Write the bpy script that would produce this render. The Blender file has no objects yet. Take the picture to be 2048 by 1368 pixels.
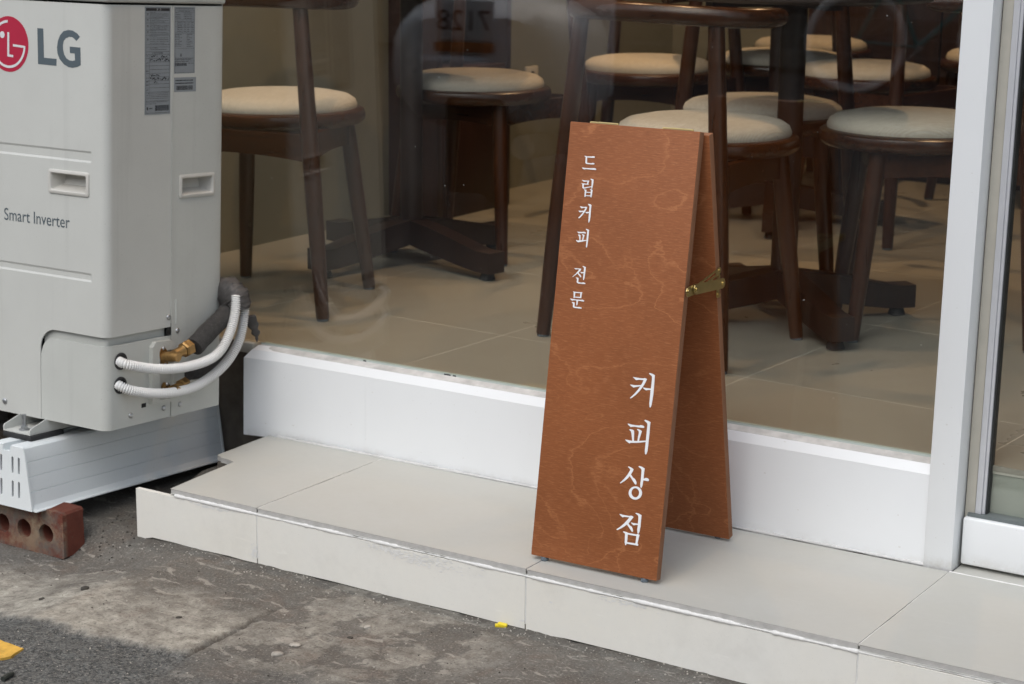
import bpy, bmesh, math, random
import numpy as np
from mathutils import Vector, Matrix, Euler, noise
from mathutils.geometry import tessellate_polygon
R = math.radians
scene = bpy.context.scene
COL = scene.collection
random.seed(7)

# ---------------------------------------------------------------- camera, sky, sun, exposure
cam_d = bpy.data.cameras.new('camera'); cam = bpy.data.objects.new('camera', cam_d); COL.objects.link(cam)
cr, cu, cf = Vector((0.8433, 0.5374, 0.0109)), Vector((-0.1307, 0.1853, 0.974)), Vector((-0.5214, 0.8227, -0.2265))
cam.matrix_world = Matrix(((cr.x, cu.x, -cf.x, 2.2396), (cr.y, cu.y, -cf.y, -2.6407), (cr.z, cu.z, -cf.z, 1.1168), (0, 0, 0, 1)))
cam_d.sensor_width = 36; cam_d.lens = 68.21; cam_d.clip_start = .05; cam_d.clip_end = 400
cam_d.dof.use_dof = True; cam_d.dof.focus_distance = 3.2; cam_d.dof.aperture_fstop = 9
scene.camera = cam
SUN_EL, SUN_AZ = R(52), R(181)          # high, from the street side and a little from the right
w = bpy.data.worlds.new('World'); scene.world = w; w.use_nodes = True
nt = w.node_tree; bg = nt.nodes['Background']; sky = nt.nodes.new('ShaderNodeTexSky')
sky.sky_type = 'NISHITA'; sky.sun_disc = False; sky.sun_elevation = SUN_EL; sky.sun_rotation = SUN_AZ
sky.air_density = 1.3; sky.dust_density = 2.5; sky.ozone_density = 1.5
hs = nt.nodes.new('ShaderNodeHueSaturation'); hs.inputs['Saturation'].default_value = .54
nt.links.new(sky.outputs[0], hs.inputs['Color']); nt.links.new(hs.outputs[0], bg.inputs[0]); bg.inputs[1].default_value = .15
sd = bpy.data.lights.new('sun', 'SUN'); so = bpy.data.objects.new('sun', sd); COL.objects.link(so)
sd.energy = .8; sd.angle = R(60); sd.color = (1, .985, .96)
dirv = Vector((math.sin(SUN_AZ) * math.cos(SUN_EL), math.cos(SUN_AZ) * math.cos(SUN_EL), math.sin(SUN_EL)))
so.rotation_euler = dirv.to_track_quat('Z', 'Y').to_euler()
scene.view_settings.view_transform = 'Standard'; scene.view_settings.look = 'None'
scene.view_settings.exposure = 0.43; scene.view_settings.gamma = 1
scene.view_settings.use_curve_mapping = False

# measured outlines in metres (lettering on the board, features of the outdoor unit, marks on the ground)
DATA = {"GLYPH": {"big_1": [[[0.16326, 0.3305], [0.17478, 0.33028], [0.18184, 0.33062], [0.18499, 0.33169], [0.1892, 0.33057], [0.18749, 0.32618], [0.18508, 0.3207], [0.18187, 0.31511], [0.17713, 0.30832], [0.17128, 0.30161], [0.16527, 0.29632], [0.16219, 0.29431], [0.1611, 0.29523], [0.16496, 0.29923], [0.16984, 0.30484], [0.17462, 0.3114], [0.17835, 0.31731], [0.18106, 0.32259], [0.18294, 0.32799], [0.17509, 0.32739], [0.16923, 0.32594], [0.16332, 0.32992]], [[0.1592, 0.31708], [0.16082, 0.31741], [0.16796, 0.31733], [0.17334, 0.31818], [0.18006, 0.31927], [0.17892, 0.31715], [0.17361, 0.31567], [0.16568, 0.31298], [0.15925, 0.3166]], [[0.19172, 0.33995], [0.19268, 0.3412], [0.19817, 0.34059], [0.20297, 0.33881], [0.20285, 0.33489], [0.20342, 0.31693], [0.20339, 0.30717], [0.20255, 0.29484], [0.20205, 0.28939], [0.20086, 0.2853], [0.19987, 0.28442], [0.19867, 0.28547], [0.19773, 0.29169], [0.19769, 0.31222], [0.1981, 0.32106], [0.19824, 0.33084], [0.19794, 0.33519], [0.19725, 0.33656], [0.19405, 0.33856]], [[0.18332, 0.31581], [0.19, 0.31553], [0.1981, 0.31603], [0.19834, 0.31377], [0.193, 0.31292], [0.18931, 0.31176], [0.18473, 0.31381]]], "big_2": [[[0.16126, 0.25152], [0.16285, 0.25215], [0.16786, 0.25153], [0.17502, 0.25138], [0.18316, 0.25211], [0.18577, 0.25324], [0.19018, 0.25293], [0.1928, 0.25136], [0.19244, 0.24959], [0.1906, 0.24897], [0.18352, 0.24873], [0.17531, 0.24871], [0.16936, 0.24781], [0.16779, 0.24708], [0.16369, 0.24942]], [[0.16512, 0.24224], [0.16707, 0.24352], [0.17204, 0.24329], [0.17449, 0.24194], [0.17515, 0.23737], [0.17591, 0.22517], [0.17293, 0.22471], [0.17028, 0.23662], [0.16916, 0.23941], [0.16792, 0.2407]], [[0.17944, 0.24491], [0.18081, 0.24596], [0.18555, 0.24511], [0.18901, 0.24342], [0.18792, 0.23834], [0.18639, 0.23221], [0.18534, 0.22663], [0.18238, 0.22617], [0.18295, 0.23364], [0.18362, 0.24014], [0.18309, 0.24252]], [[0.15997, 0.22492], [0.16411, 0.22482], [0.16965, 0.22459], [0.18052, 0.22564], [0.19792, 0.22908], [0.19815, 0.22691], [0.18887, 0.22433], [0.18085, 0.22259], [0.17005, 0.22081], [0.16798, 0.2196], [0.16448, 0.22142], [0.16064, 0.22379]], [[0.19152, 0.26172], [0.19318, 0.26309], [0.19844, 0.26226], [0.20325, 0.26054], [0.20294, 0.25584], [0.20337, 0.24169], [0.20306, 0.22939], [0.20303, 0.21957], [0.20273, 0.21215], [0.20162, 0.20731], [0.20003, 0.20583], [0.19881, 0.20711], [0.19791, 0.21238], [0.19796, 0.22614], [0.19802, 0.24087], [0.19807, 0.25559], [0.19727, 0.25792], [0.19433, 0.25993]]], "big_3": [[[0.16971, 0.18024], [0.17098, 0.18119], [0.1755, 0.18019], [0.1804, 0.17803], [0.17942, 0.17441], [0.17647, 0.16849], [0.17435, 0.16517], [0.17046, 0.16032], [0.16596, 0.15586], [0.16084, 0.15203], [0.15852, 0.1504], [0.15747, 0.15147], [0.16056, 0.15471], [0.16498, 0.15991], [0.17025, 0.16746], [0.17298, 0.17286], [0.17453, 0.17633], [0.17297, 0.17805]], [[0.17459, 0.16546], [0.17647, 0.16849], [0.17927, 0.16549], [0.18169, 0.16342], [0.18455, 0.16241], [0.18707, 0.15937], [0.18856, 0.15567], [0.18745, 0.15326], [0.18546, 0.15391], [0.18237, 0.1571], [0.17861, 0.16142]], [[0.18883, 0.18384], [0.19034, 0.18517], [0.19532, 0.18465], [0.20073, 0.18257], [0.20042, 0.17785], [0.20059, 0.16605], [0.20014, 0.16006], [0.19969, 0.15407], [0.19849, 0.14993], [0.19737, 0.14915], [0.19613, 0.15052], [0.19545, 0.15534], [0.19565, 0.16622], [0.19538, 0.17899], [0.19436, 0.1808]], [[0.20012, 0.16538], [0.20274, 0.16641], [0.20452, 0.16759], [0.2081, 0.1673], [0.21074, 0.16552], [0.21017, 0.16321], [0.20806, 0.16261], [0.20042, 0.16258]]], "big_ring": [[[0.20029, 0.14135], [0.20018, 0.13842], [0.19924, 0.13554], [0.19754, 0.13292], [0.19519, 0.13073], [0.19234, 0.12911], [0.1892, 0.12819], [0.18598, 0.12802], [0.18289, 0.12862], [0.18014, 0.12995], [0.17794, 0.13191], [0.17642, 0.13438], [0.17569, 0.13718], [0.1758, 0.14012], [0.17675, 0.143], [0.17847, 0.14563], [0.18083, 0.14782], [0.18368, 0.14943], [0.18683, 0.15034], [0.19005, 0.15049], [0.19313, 0.14989], [0.19586, 0.14856], [0.19806, 0.1466], [0.19957, 0.14414]], [[0.19498, 0.14084], [0.19495, 0.13883], [0.19444, 0.13687], [0.19349, 0.1351], [0.19216, 0.13364], [0.19054, 0.13259], [0.18874, 0.13202], [0.18688, 0.13197], [0.18509, 0.13244], [0.1835, 0.1334], [0.1822, 0.13479], [0.1813, 0.13651], [0.18084, 0.13845], [0.18087, 0.14046], [0.18138, 0.14242], [0.18234, 0.14419], [0.18368, 0.14565], [0.1853, 0.1467], [0.1871, 0.14727], [0.18896, 0.14732], [0.19074, 0.14684], [0.19234, 0.14588], [0.19363, 0.14449], [0.19453, 0.14277]]], "big_4": [[[0.16217, 0.09909], [0.16367, 0.0996], [0.16928, 0.09894], [0.18086, 0.09914], [0.1835, 0.10025], [0.18627, 0.10009], [0.18861, 0.09877], [0.18676, 0.09547], [0.18059, 0.08618], [0.17779, 0.08394], [0.173, 0.07961], [0.16736, 0.07536], [0.16109, 0.07175], [0.15926, 0.07217], [0.15981, 0.07326], [0.16593, 0.07835], [0.17243, 0.08498], [0.17728, 0.09131], [0.18112, 0.0967], [0.17563, 0.09638], [0.17128, 0.09571], [0.16892, 0.09455], [0.16509, 0.09661]], [[0.17804, 0.08424], [0.18059, 0.08618], [0.18364, 0.0835], [0.18709, 0.08213], [0.18935, 0.07906], [0.19057, 0.07531], [0.18965, 0.07365], [0.18765, 0.07429], [0.18486, 0.07726]], [[0.19166, 0.10525], [0.19271, 0.10667], [0.19769, 0.1063], [0.20328, 0.10432], [0.20326, 0.09788], [0.20332, 0.08454], [0.20249, 0.07696], [0.20102, 0.07273], [0.19997, 0.07229], [0.19866, 0.07429], [0.19787, 0.0791], [0.19816, 0.08659], [0.19794, 0.09892], [0.1973, 0.10228], [0.19521, 0.10389]], [[0.18496, 0.08919], [0.18968, 0.08879], [0.19788, 0.08926], [0.19811, 0.08707], [0.19379, 0.0864], [0.19064, 0.08499], [0.18657, 0.087]], [[0.17174, 0.07067], [0.17328, 0.0718], [0.17828, 0.0716], [0.18126, 0.07065], [0.18146, 0.06671], [0.18136, 0.05575], [0.18064, 0.05213], [0.17984, 0.04925], [0.17841, 0.04973], [0.17718, 0.05349], [0.17636, 0.06628], [0.17583, 0.06867]], [[0.1806, 0.07063], [0.19738, 0.07083], [0.19766, 0.06816], [0.18089, 0.06785]], [[0.19708, 0.07103], [0.19945, 0.07205], [0.20311, 0.07113], [0.20245, 0.06704], [0.20163, 0.06194], [0.20088, 0.0561], [0.20268, 0.05469], [0.20235, 0.05264], [0.20073, 0.05235], [0.19793, 0.05282], [0.19708, 0.05565], [0.19748, 0.06217], [0.19756, 0.06814]], [[0.18117, 0.05497], [0.19763, 0.05565], [0.19796, 0.05258], [0.18091, 0.05218]]], "small_1": [[[0.03288, 0.68579], [0.03422, 0.68638], [0.0385, 0.68574], [0.04686, 0.68616], [0.04901, 0.68696], [0.05237, 0.68683], [0.05317, 0.68568], [0.05236, 0.6843], [0.04763, 0.68412], [0.03869, 0.6839], [0.03582, 0.68455]], [[0.03582, 0.68455], [0.0386, 0.68477], [0.03914, 0.67699], [0.03963, 0.67507], [0.04748, 0.67497], [0.05018, 0.67592], [0.0533, 0.67544], [0.05368, 0.67449], [0.05269, 0.67334], [0.04769, 0.67303], [0.03872, 0.67304], [0.03634, 0.67432], [0.03608, 0.67674]], [[0.03056, 0.66625], [0.03209, 0.66672], [0.03776, 0.6662], [0.05057, 0.66691], [0.05331, 0.66748], [0.05699, 0.66695], [0.05795, 0.66581], [0.0567, 0.66448], [0.05083, 0.66449], [0.03795, 0.66441], [0.03495, 0.66353], [0.03169, 0.66512]]], "small_2": [[[0.03276, 0.64547], [0.03429, 0.64585], [0.03884, 0.64535], [0.04664, 0.64592], [0.04651, 0.64444], [0.04291, 0.64403], [0.03655, 0.6431]], [[0.04374, 0.6442], [0.0465, 0.64566], [0.04519, 0.63943], [0.04283, 0.63947]], [[0.03217, 0.64036], [0.03601, 0.6402], [0.04599, 0.64038], [0.04597, 0.639], [0.03729, 0.63874], [0.0339, 0.63894]], [[0.03443, 0.63923], [0.03727, 0.63899], [0.03755, 0.63362], [0.04388, 0.6349], [0.05179, 0.63696], [0.05193, 0.6356], [0.04403, 0.63344], [0.03723, 0.63138], [0.03512, 0.63267], [0.03469, 0.6341]], [[0.04858, 0.64877], [0.04993, 0.64923], [0.05304, 0.64891], [0.05483, 0.64784], [0.05487, 0.64222], [0.05397, 0.6348], [0.05337, 0.63255], [0.05224, 0.63269], [0.05194, 0.63707], [0.05163, 0.64634]], [[0.03819, 0.63024], [0.03955, 0.6307], [0.04328, 0.62995], [0.04298, 0.62747], [0.04254, 0.61835], [0.04087, 0.6182], [0.0404, 0.6189], [0.04037, 0.62822]], [[0.04954, 0.63172], [0.05089, 0.63218], [0.05464, 0.63119], [0.05452, 0.62702], [0.0543, 0.62112], [0.05348, 0.61835], [0.05234, 0.6185], [0.05175, 0.6204], [0.05166, 0.63019]], [[0.04306, 0.62674], [0.052, 0.62704], [0.05203, 0.62572], [0.04291, 0.6255]], [[0.04253, 0.62105], [0.05202, 0.62151], [0.05205, 0.62019], [0.04251, 0.61972]]], "small_3": [[[0.03336, 0.6013], [0.03501, 0.6017], [0.04013, 0.60129], [0.0451, 0.60214], [0.04751, 0.60163], [0.04639, 0.59784], [0.0438, 0.59318], [0.0394, 0.58686], [0.03484, 0.582], [0.03291, 0.58157], [0.03253, 0.58252], [0.03605, 0.58654], [0.04, 0.59184], [0.04237, 0.59599], [0.04449, 0.59987], [0.0403, 0.59963], [0.03674, 0.59866]], [[0.0314, 0.59423], [0.03746, 0.59455], [0.04161, 0.59518], [0.04098, 0.59316], [0.03439, 0.59156]], [[0.04844, 0.60662], [0.04989, 0.60724], [0.05302, 0.60679], [0.05528, 0.60553], [0.05506, 0.59815], [0.05523, 0.5859], [0.05457, 0.57897], [0.05356, 0.57632], [0.0526, 0.57632], [0.05207, 0.57873], [0.05197, 0.58756], [0.05172, 0.60324]], [[0.04407, 0.5932], [0.04825, 0.59359], [0.05211, 0.5942], [0.05232, 0.59226], [0.04766, 0.59118]]], "small_4": [[[0.03245, 0.55882], [0.03496, 0.55907], [0.04281, 0.5595], [0.04584, 0.56014], [0.04959, 0.55929], [0.04894, 0.5575], [0.04304, 0.5574], [0.0358, 0.55644]], [[0.03464, 0.5541], [0.03656, 0.55464], [0.03974, 0.55387], [0.0405, 0.54508], [0.03872, 0.54489], [0.03683, 0.5521]], [[0.04241, 0.55537], [0.04375, 0.556], [0.04738, 0.55464], [0.04541, 0.54557], [0.04374, 0.5454], [0.04436, 0.55286]], [[0.03184, 0.54469], [0.03648, 0.54467], [0.05172, 0.5471], [0.05187, 0.54573], [0.0445, 0.54351], [0.03626, 0.54144], [0.03326, 0.54311]], [[0.04872, 0.56486], [0.05034, 0.56551], [0.05499, 0.564], [0.0551, 0.56032], [0.05493, 0.54604], [0.05446, 0.53714], [0.05389, 0.53461], [0.0525, 0.53447], [0.05201, 0.53639], [0.05191, 0.55066], [0.05198, 0.56223]]], "small_5": [[[0.03307, 0.49777], [0.04123, 0.49784], [0.04716, 0.49814], [0.04617, 0.49501], [0.04263, 0.49086], [0.04079, 0.48949], [0.03652, 0.48583], [0.03224, 0.48233], [0.03152, 0.48283], [0.03694, 0.4882], [0.04105, 0.49329], [0.04337, 0.49645], [0.03875, 0.49623], [0.03648, 0.4957]], [[0.04077, 0.48967], [0.0423, 0.49082], [0.04487, 0.48849], [0.04696, 0.48756], [0.04847, 0.48454], [0.0477, 0.4837], [0.04669, 0.48376]], [[0.04885, 0.50226], [0.0503, 0.50288], [0.0554, 0.50152], [0.05536, 0.49254], [0.05475, 0.48263], [0.05376, 0.47951], [0.05254, 0.47978], [0.05214, 0.48234], [0.05221, 0.49104], [0.05222, 0.50031]], [[0.04526, 0.49231], [0.05236, 0.49279], [0.0522, 0.49115], [0.04832, 0.49032]], [[0.03774, 0.4819], [0.03953, 0.4825], [0.04358, 0.48185], [0.04364, 0.47501], [0.05028, 0.47488], [0.05349, 0.47582], [0.05723, 0.4748], [0.05737, 0.47354], [0.0551, 0.47311], [0.04388, 0.47271], [0.04108, 0.47414], [0.04063, 0.47525], [0.04074, 0.48049]]], "small_6": [[[0.03444, 0.45826], [0.04143, 0.4582], [0.05296, 0.45894], [0.05281, 0.45718], [0.03896, 0.45646]], [[0.03654, 0.45734], [0.03988, 0.45714], [0.03975, 0.44898], [0.03861, 0.44711], [0.03757, 0.44757]], [[0.04951, 0.45709], [0.05276, 0.45892], [0.052, 0.44925], [0.04968, 0.44927]], [[0.03949, 0.45012], [0.05019, 0.45066], [0.05233, 0.45045], [0.05204, 0.44879], [0.03947, 0.44849]], [[0.03091, 0.44562], [0.03342, 0.4458], [0.04277, 0.44555], [0.052, 0.44605], [0.05459, 0.44665], [0.05837, 0.44535], [0.05754, 0.4438], [0.05223, 0.44393], [0.03895, 0.44394], [0.03508, 0.44273]], [[0.04357, 0.44419], [0.04656, 0.44425], [0.04627, 0.43753], [0.04514, 0.43565], [0.04406, 0.4364]], [[0.03469, 0.44012], [0.03629, 0.44072], [0.04055, 0.44006], [0.04086, 0.4334], [0.04672, 0.43322], [0.04997, 0.4339], [0.05457, 0.43299], [0.05452, 0.43165], [0.05224, 0.43126], [0.0403, 0.43112], [0.03783, 0.43245], [0.03761, 0.43767]]]}, "AC": {"L": [[-0.17678, 0.75931], [-0.16111, 0.75935], [-0.15988, 0.70463], [-0.12695, 0.70413], [-0.12705, 0.69112], [-0.17537, 0.69198]], "G": [[-0.06598, 0.74832], [-0.07483, 0.74003], [-0.08047, 0.74423], [-0.08612, 0.74682], [-0.09407, 0.74701], [-0.10206, 0.74403], [-0.1078, 0.73886], [-0.10991, 0.73058], [-0.10962, 0.72241], [-0.10682, 0.71355], [-0.10116, 0.70647], [-0.09319, 0.7032], [-0.08523, 0.70256], [-0.07841, 0.70399], [-0.07948, 0.71658], [-0.09198, 0.71676], [-0.0919, 0.72885], [-0.06472, 0.72832], [-0.06396, 0.69578], [-0.0728, 0.69204], [-0.0853, 0.68947], [-0.09555, 0.69038], [-0.10809, 0.69544], [-0.11834, 0.70393], [-0.124, 0.71431], [-0.1253, 0.72573], [-0.12268, 0.73815], [-0.11687, 0.74906], [-0.10768, 0.75683], [-0.09513, 0.75967], [-0.08379, 0.75872], [-0.07363, 0.7543]], "l": [[-0.25695, 0.74802], [-0.25159, 0.74826], [-0.25218, 0.70608], [-0.24149, 0.70538], [-0.24155, 0.70078], [-0.25737, 0.70205]], "g": [[-0.24204, 0.72621], [-0.20898, 0.72408], [-0.21409, 0.72034], [-0.24186, 0.7218]], "dot": [-0.27075, 0.7428], "top": [-0.25132, 0.76741], "arc0": [-0.21171, 0.72229], "conduit_1": [[-0.01, 0.0385, 0.1338], [0.005, 0.0324, 0.1338], [0.022, 0.0446, 0.1275], [0.036, 0.0964, 0.1148], [0.046, 0.1569, 0.1092], [0.052, 0.2236, 0.1133], [0.054, 0.2662, 0.1289], [0.054, 0.2962, 0.1637], [0.05, 0.3157, 0.2007], [0.045, 0.3241, 0.235]], "conduit_2": [[-0.01, 0.0372, 0.0868], [0.005, 0.031, 0.0869], [0.024, 0.0536, 0.0753], [0.036, 0.118, 0.0627], [0.04, 0.1933, 0.0614], [0.042, 0.2565, 0.0774], [0.042, 0.3082, 0.1048], [0.042, 0.3417, 0.1447], [0.04, 0.3558, 0.1893], [0.036, 0.3615, 0.2213]], "pipe": [[0.03, 0.2155, 0.1409], [0.028, 0.2653, 0.1685], [0.024, 0.3184, 0.1941], [0.018, 0.3499, 0.2185]], "valve": [[0.002, 0.1504, 0.1282], [0.03, 0.1527, 0.1317], [0.03, 0.1773, 0.1372], [0.03, 0.2155, 0.145]], "pipe2": [[0.012, 0.2215, 0.0826], [0.008, 0.2742, 0.0803], [-0.002, 0.3315, 0.0985], [-0.02, 0.3995, 0.1129]], "valve2": [[0.002, 0.1624, 0.0577], [0.028, 0.1555, 0.0646], [0.028, 0.1714, 0.0661], [0.022, 0.2016, 0.0707]], "wrap": [[0.034, 0.3406, 0.2091], [0.034, 0.3387, 0.2259], [0.03, 0.3354, 0.2423], [0.01, 0.3339, 0.2463], [-0.03, 0.3464, 0.234]], "tail": [[0.03, 0.3868, 0.1821], [0.03, 0.3968, 0.162], [0.03, 0.4068, 0.1417], [0.03, 0.4104, 0.1243]], "flange": [[0.0, 0.1468, 0.1405], [-0.0, 0.1613, 0.1203]]}, "GROUND": {"slab_edge": [[-0.2288, -0.4112], [-0.1079, -0.422], [-0.0242, -0.4349], [0.0506, -0.4115], [0.1229, -0.4107], [0.2004, -0.4053]], "crack": [[0.2004, -0.4053], [0.2, -0.3744], [0.1973, -0.3338], [0.1984, -0.2842], [0.1941, -0.2399], [0.1876, -0.1786], [0.1877, -0.1375], [0.1835, -0.1045], [0.2057, -0.0468], [0.2082, 0.0237]], "asph2": [[0.2004, -0.4053], [0.2819, -0.4312], [0.3573, -0.4098], [0.4562, -0.3818], [0.5973, -0.3618]], "yellow": [[-0.1062, -0.5254], [-0.0491, -0.5295], [-0.0403, -0.5654], [-0.0473, -0.5805]], "ybits": [[0.5549, -0.0151], [0.5604, -0.0031]], "stick": [[0.0207, -0.6392], [0.0141, -0.6118]], "pebs": [[-0.3123, -0.1933], [0.1327, -0.1599], [0.3779, -0.1154], [0.3769, -0.1989], [0.0814, -0.2937], [0.057, -0.1964], [-0.2099, -0.3322], [0.3215, -0.2765], [0.3727, -0.1441], [0.3432, -0.314], [0.3222, -0.323], [-0.1637, -0.27], [-0.2095, -0.3289]]}, "BOARD": {"front": [0.8253, 0.1205, 0.486], "piv0": [0.8248, 0.1443, 0.4861], "piv1": [0.823, 0.2449, 0.4795], "top": [0.8232, 0.2334, 0.5027], "back_lo": [0.8232, 0.2358, 0.4725], "mid": [0.8232, 0.2323, 0.4927], "hinges": [[0.0356, 0.08581], [0.17113, 0.22371]]}}

# ---------------------------------------------------------------- materials
class NT:
    def __init__(s, name):
        s.m = bpy.data.materials.new(name); s.m.use_nodes = True; s.t = s.m.node_tree; s.n = s.t.nodes
        s.b = s.n['Principled BSDF']; s.tc = None
    def node(s, typ, **kw):
        x = s.n.new('ShaderNode' + typ)
        for k, v in kw.items():
            if k.startswith('i_'):
                key = k[2:]; key = int(key) if key.isdigit() else key.replace('_', ' ')
                x.inputs[key].default_value = v
            else: setattr(x, k, v)
        return x
    def link(s, a, b): s.t.links.new(a, b)
    def coord(s, scale=(1, 1, 1), loc=(0, 0, 0), kind='Object'):
        if s.tc is None: s.tc = s.node('TexCoord')
        mp = s.node('Mapping'); mp.inputs['Scale'].default_value = scale; mp.inputs['Location'].default_value = loc
        s.link(s.tc.outputs[kind], mp.inputs[0]); return mp.outputs[0]
    def noise(s, scale, detail=3, rough=.55, vec=None, dist=0):
        x = s.node('TexNoise', i_Scale=scale, i_Detail=detail, i_Roughness=rough, i_Distortion=dist)
        s.link(vec if vec is not None else s.coord(), x.inputs['Vector']); return x.outputs[0]
    def ramp(s, fac, stops):
        x = s.node('ValToRGB'); e = x.color_ramp.elements
        while len(e) < len(stops): e.new(.5)
        for i, (p, c) in enumerate(stops):
            e[i].position = p; e[i].color = (c, c, c, 1) if not isinstance(c, tuple) else (*c, 1)
        s.link(fac, x.inputs[0]); return x.outputs[0]
    def mix(s, fac, a, b, mode='MIX'):
        x = s.node('Mix', data_type='RGBA', blend_type=mode)
        for sock, v in ((x.inputs[0], fac), (x.inputs[6], a), (x.inputs[7], b)):
            if hasattr(v, 'is_output'): s.link(v, sock)
            elif isinstance(v, (int, float)): sock.default_value = v
            else: sock.default_value = (*v, 1)
        return x.outputs[2]
    def math(s, op, a, b=None, c=None):
        x = s.node('Math', operation=op)
        for i, v in enumerate((a, b, c)):
            if v is None: continue
            if hasattr(v, 'is_output'): s.link(v, x.inputs[i])
            else: x.inputs[i].default_value = v
        return x.outputs[0]
    def out(s, color=None, rough=.5, metal=0, bump=None, bstr=.2, bdist=.002, spec=.5):
        p = s.b
        if color is not None:
            if hasattr(color, 'is_output'): s.link(color, p.inputs['Base Color'])
            else: p.inputs['Base Color'].default_value = (*color, 1)
        if hasattr(rough, 'is_output'): s.link(rough, p.inputs['Roughness'])
        else: p.inputs['Roughness'].default_value = rough
        p.inputs['Metallic'].default_value = metal; p.inputs['Specular IOR Level'].default_value = spec
        if bump is not None:
            b = s.node('Bump', i_Strength=bstr, i_Distance=bdist); s.link(bump, b.inputs['Height']); s.link(b.outputs[0], p.inputs['Normal'])
        return s.m

def mul(c, k): return tuple(min(1, x * k) for x in c)
def plain(name, c, rough=.5, metal=0, var=.06, scale=30, speck=0, speckc=None, bstr=.06, spec=.5, streak=0):
    m = NT(name); n = m.noise(scale, 4)
    col = m.mix(m.ramp(n, [(.3, 0.), (.7, 1.)]), mul(c, 1 - var), mul(c, 1 + var))
    big = m.noise(2.3, 4); col = m.mix(m.math('MULTIPLY', m.ramp(big, [(.35, 0.), (.75, 1.)]), .5), col, mul(c, 1 - var * 1.6))
    if speck:
        f = m.ramp(m.noise(420, 2), [(.70 - speck, 0.), (.76 - speck * .6, 1.)])
        col = m.mix(m.math('MULTIPLY', f, .55), col, speckc or mul(c, .45))
    if streak:
        v = m.ramp(m.noise(26, 5, .65, m.coord((1, 1, .045))), [(.56, 0.), (.74, 1.)]); col = m.mix(m.math('MULTIPLY', v, streak), col, mul(c, .72))
        v = m.ramp(m.noise(340, 1, .4), [(.76, 0.), (.79, 1.)]); col = m.mix(m.math('MULTIPLY', v, .5), col, (.25, .23, .19))
    return m.out(col, rough, metal, m.noise(scale * 8, 2), bstr, .001, spec)

def dirt_paint(name, c, rough, dirt=(.42, .38, .31), zlow=.0, zhigh=.03, amount=.5, spec=.5):
    m = NT(name); sx = m.node('SeparateXYZ'); gp = m.node('NewGeometry'); m.link(gp.outputs['Position'], sx.inputs[0])
    mr = m.node('MapRange', i_1=zlow, i_2=zhigh, i_3=1., i_4=0.); m.link(sx.outputs[2], mr.inputs[0])
    f = m.math('MULTIPLY', mr.outputs[0], m.ramp(m.noise(26, 6, .7), [(.42, 0.), (.72, 1.)]))
    col = m.mix(m.ramp(m.noise(3, 4), [(.3, 0.), (.8, 1.)]), mul(c, 1.01), mul(c, .955))
    spots = m.ramp(m.noise(160, 1, .4), [(.775, 0.), (.80, 1.)])
    col = m.mix(m.math('MULTIPLY', spots, .3), col, dirt)
    col = m.mix(m.math('MULTIPLY', f, amount), col, dirt)
    return m.out(col, rough, 0, m.noise(90, 2), .03, .001, spec)

def tile_mat(name, c, rough, warm=(1.03, 1.0, .94), speck=.5):
    m = NT(name); a = m.noise(2.2, 5, .6, m.coord(kind='Object')); b = m.noise(70, 4, .6)
    oi = m.node('ObjectInfo'); tint = m.math('MULTIPLY_ADD', oi.outputs['Random'], .04, .98)
    col = m.mix(m.ramp(a, [(.3, 0.), (.72, 1.)]), c, tuple(x * y * .95 for x, y in zip(c, warm)))
    col = m.mix(m.ramp(b, [(.3, 0.), (.8, .35)]), col, mul(c, .9))
    s = m.ramp(m.noise(520, 1), [(.72, 0.), (.78, 1.)]); col = m.mix(m.math('MULTIPLY', s, speck * .7), col, mul(c, .5))
    sc = m.ramp(m.noise(9, 5, .7, m.coord((1, 7, 7))), [(.63, 0.), (.72, 1.)]); col = m.mix(m.math('MULTIPLY', sc, .25), col, mul(c, 1.25))
    gr = m.ramp(m.noise(5.5, 6, .72), [(.52, 0.), (.8, 1.)]); col = m.mix(m.math('MULTIPLY', gr, .2), col, (.34, .32, .28))
    cc = m.node('CombineColor'); [m.link(tint, cc.inputs[i]) for i in range(3)]
    col = m.mix(1., col, cc.outputs[0], 'MULTIPLY')
    return m.out(col, m.math('MULTIPLY_ADD', a, .2, rough - .1), 0, m.noise(300, 3), .08, .001)

def wood_dark(name, c, rough=.3, axis=2):
    m = NT(name); sc = [26, 26, 26]; sc[axis] = 1.6
    g = m.noise(3.2, 6, .65, m.coord(tuple(sc)), .4); h = m.noise(5, 3, .6, m.coord(tuple(x * .35 for x in sc)))
    col = m.mix(m.ramp(g, [(.3, 0.), (.7, 1.)]), mul(c, .6), mul(c, 1.35))
    col = m.mix(m.ramp(h, [(.35, 0.), (.75, .7)]), col, mul(c, .75))
    return m.out(col, m.math('MULTIPLY_ADD', g, .15, rough - .05), 0, g, .05, .001, .5)

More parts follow.
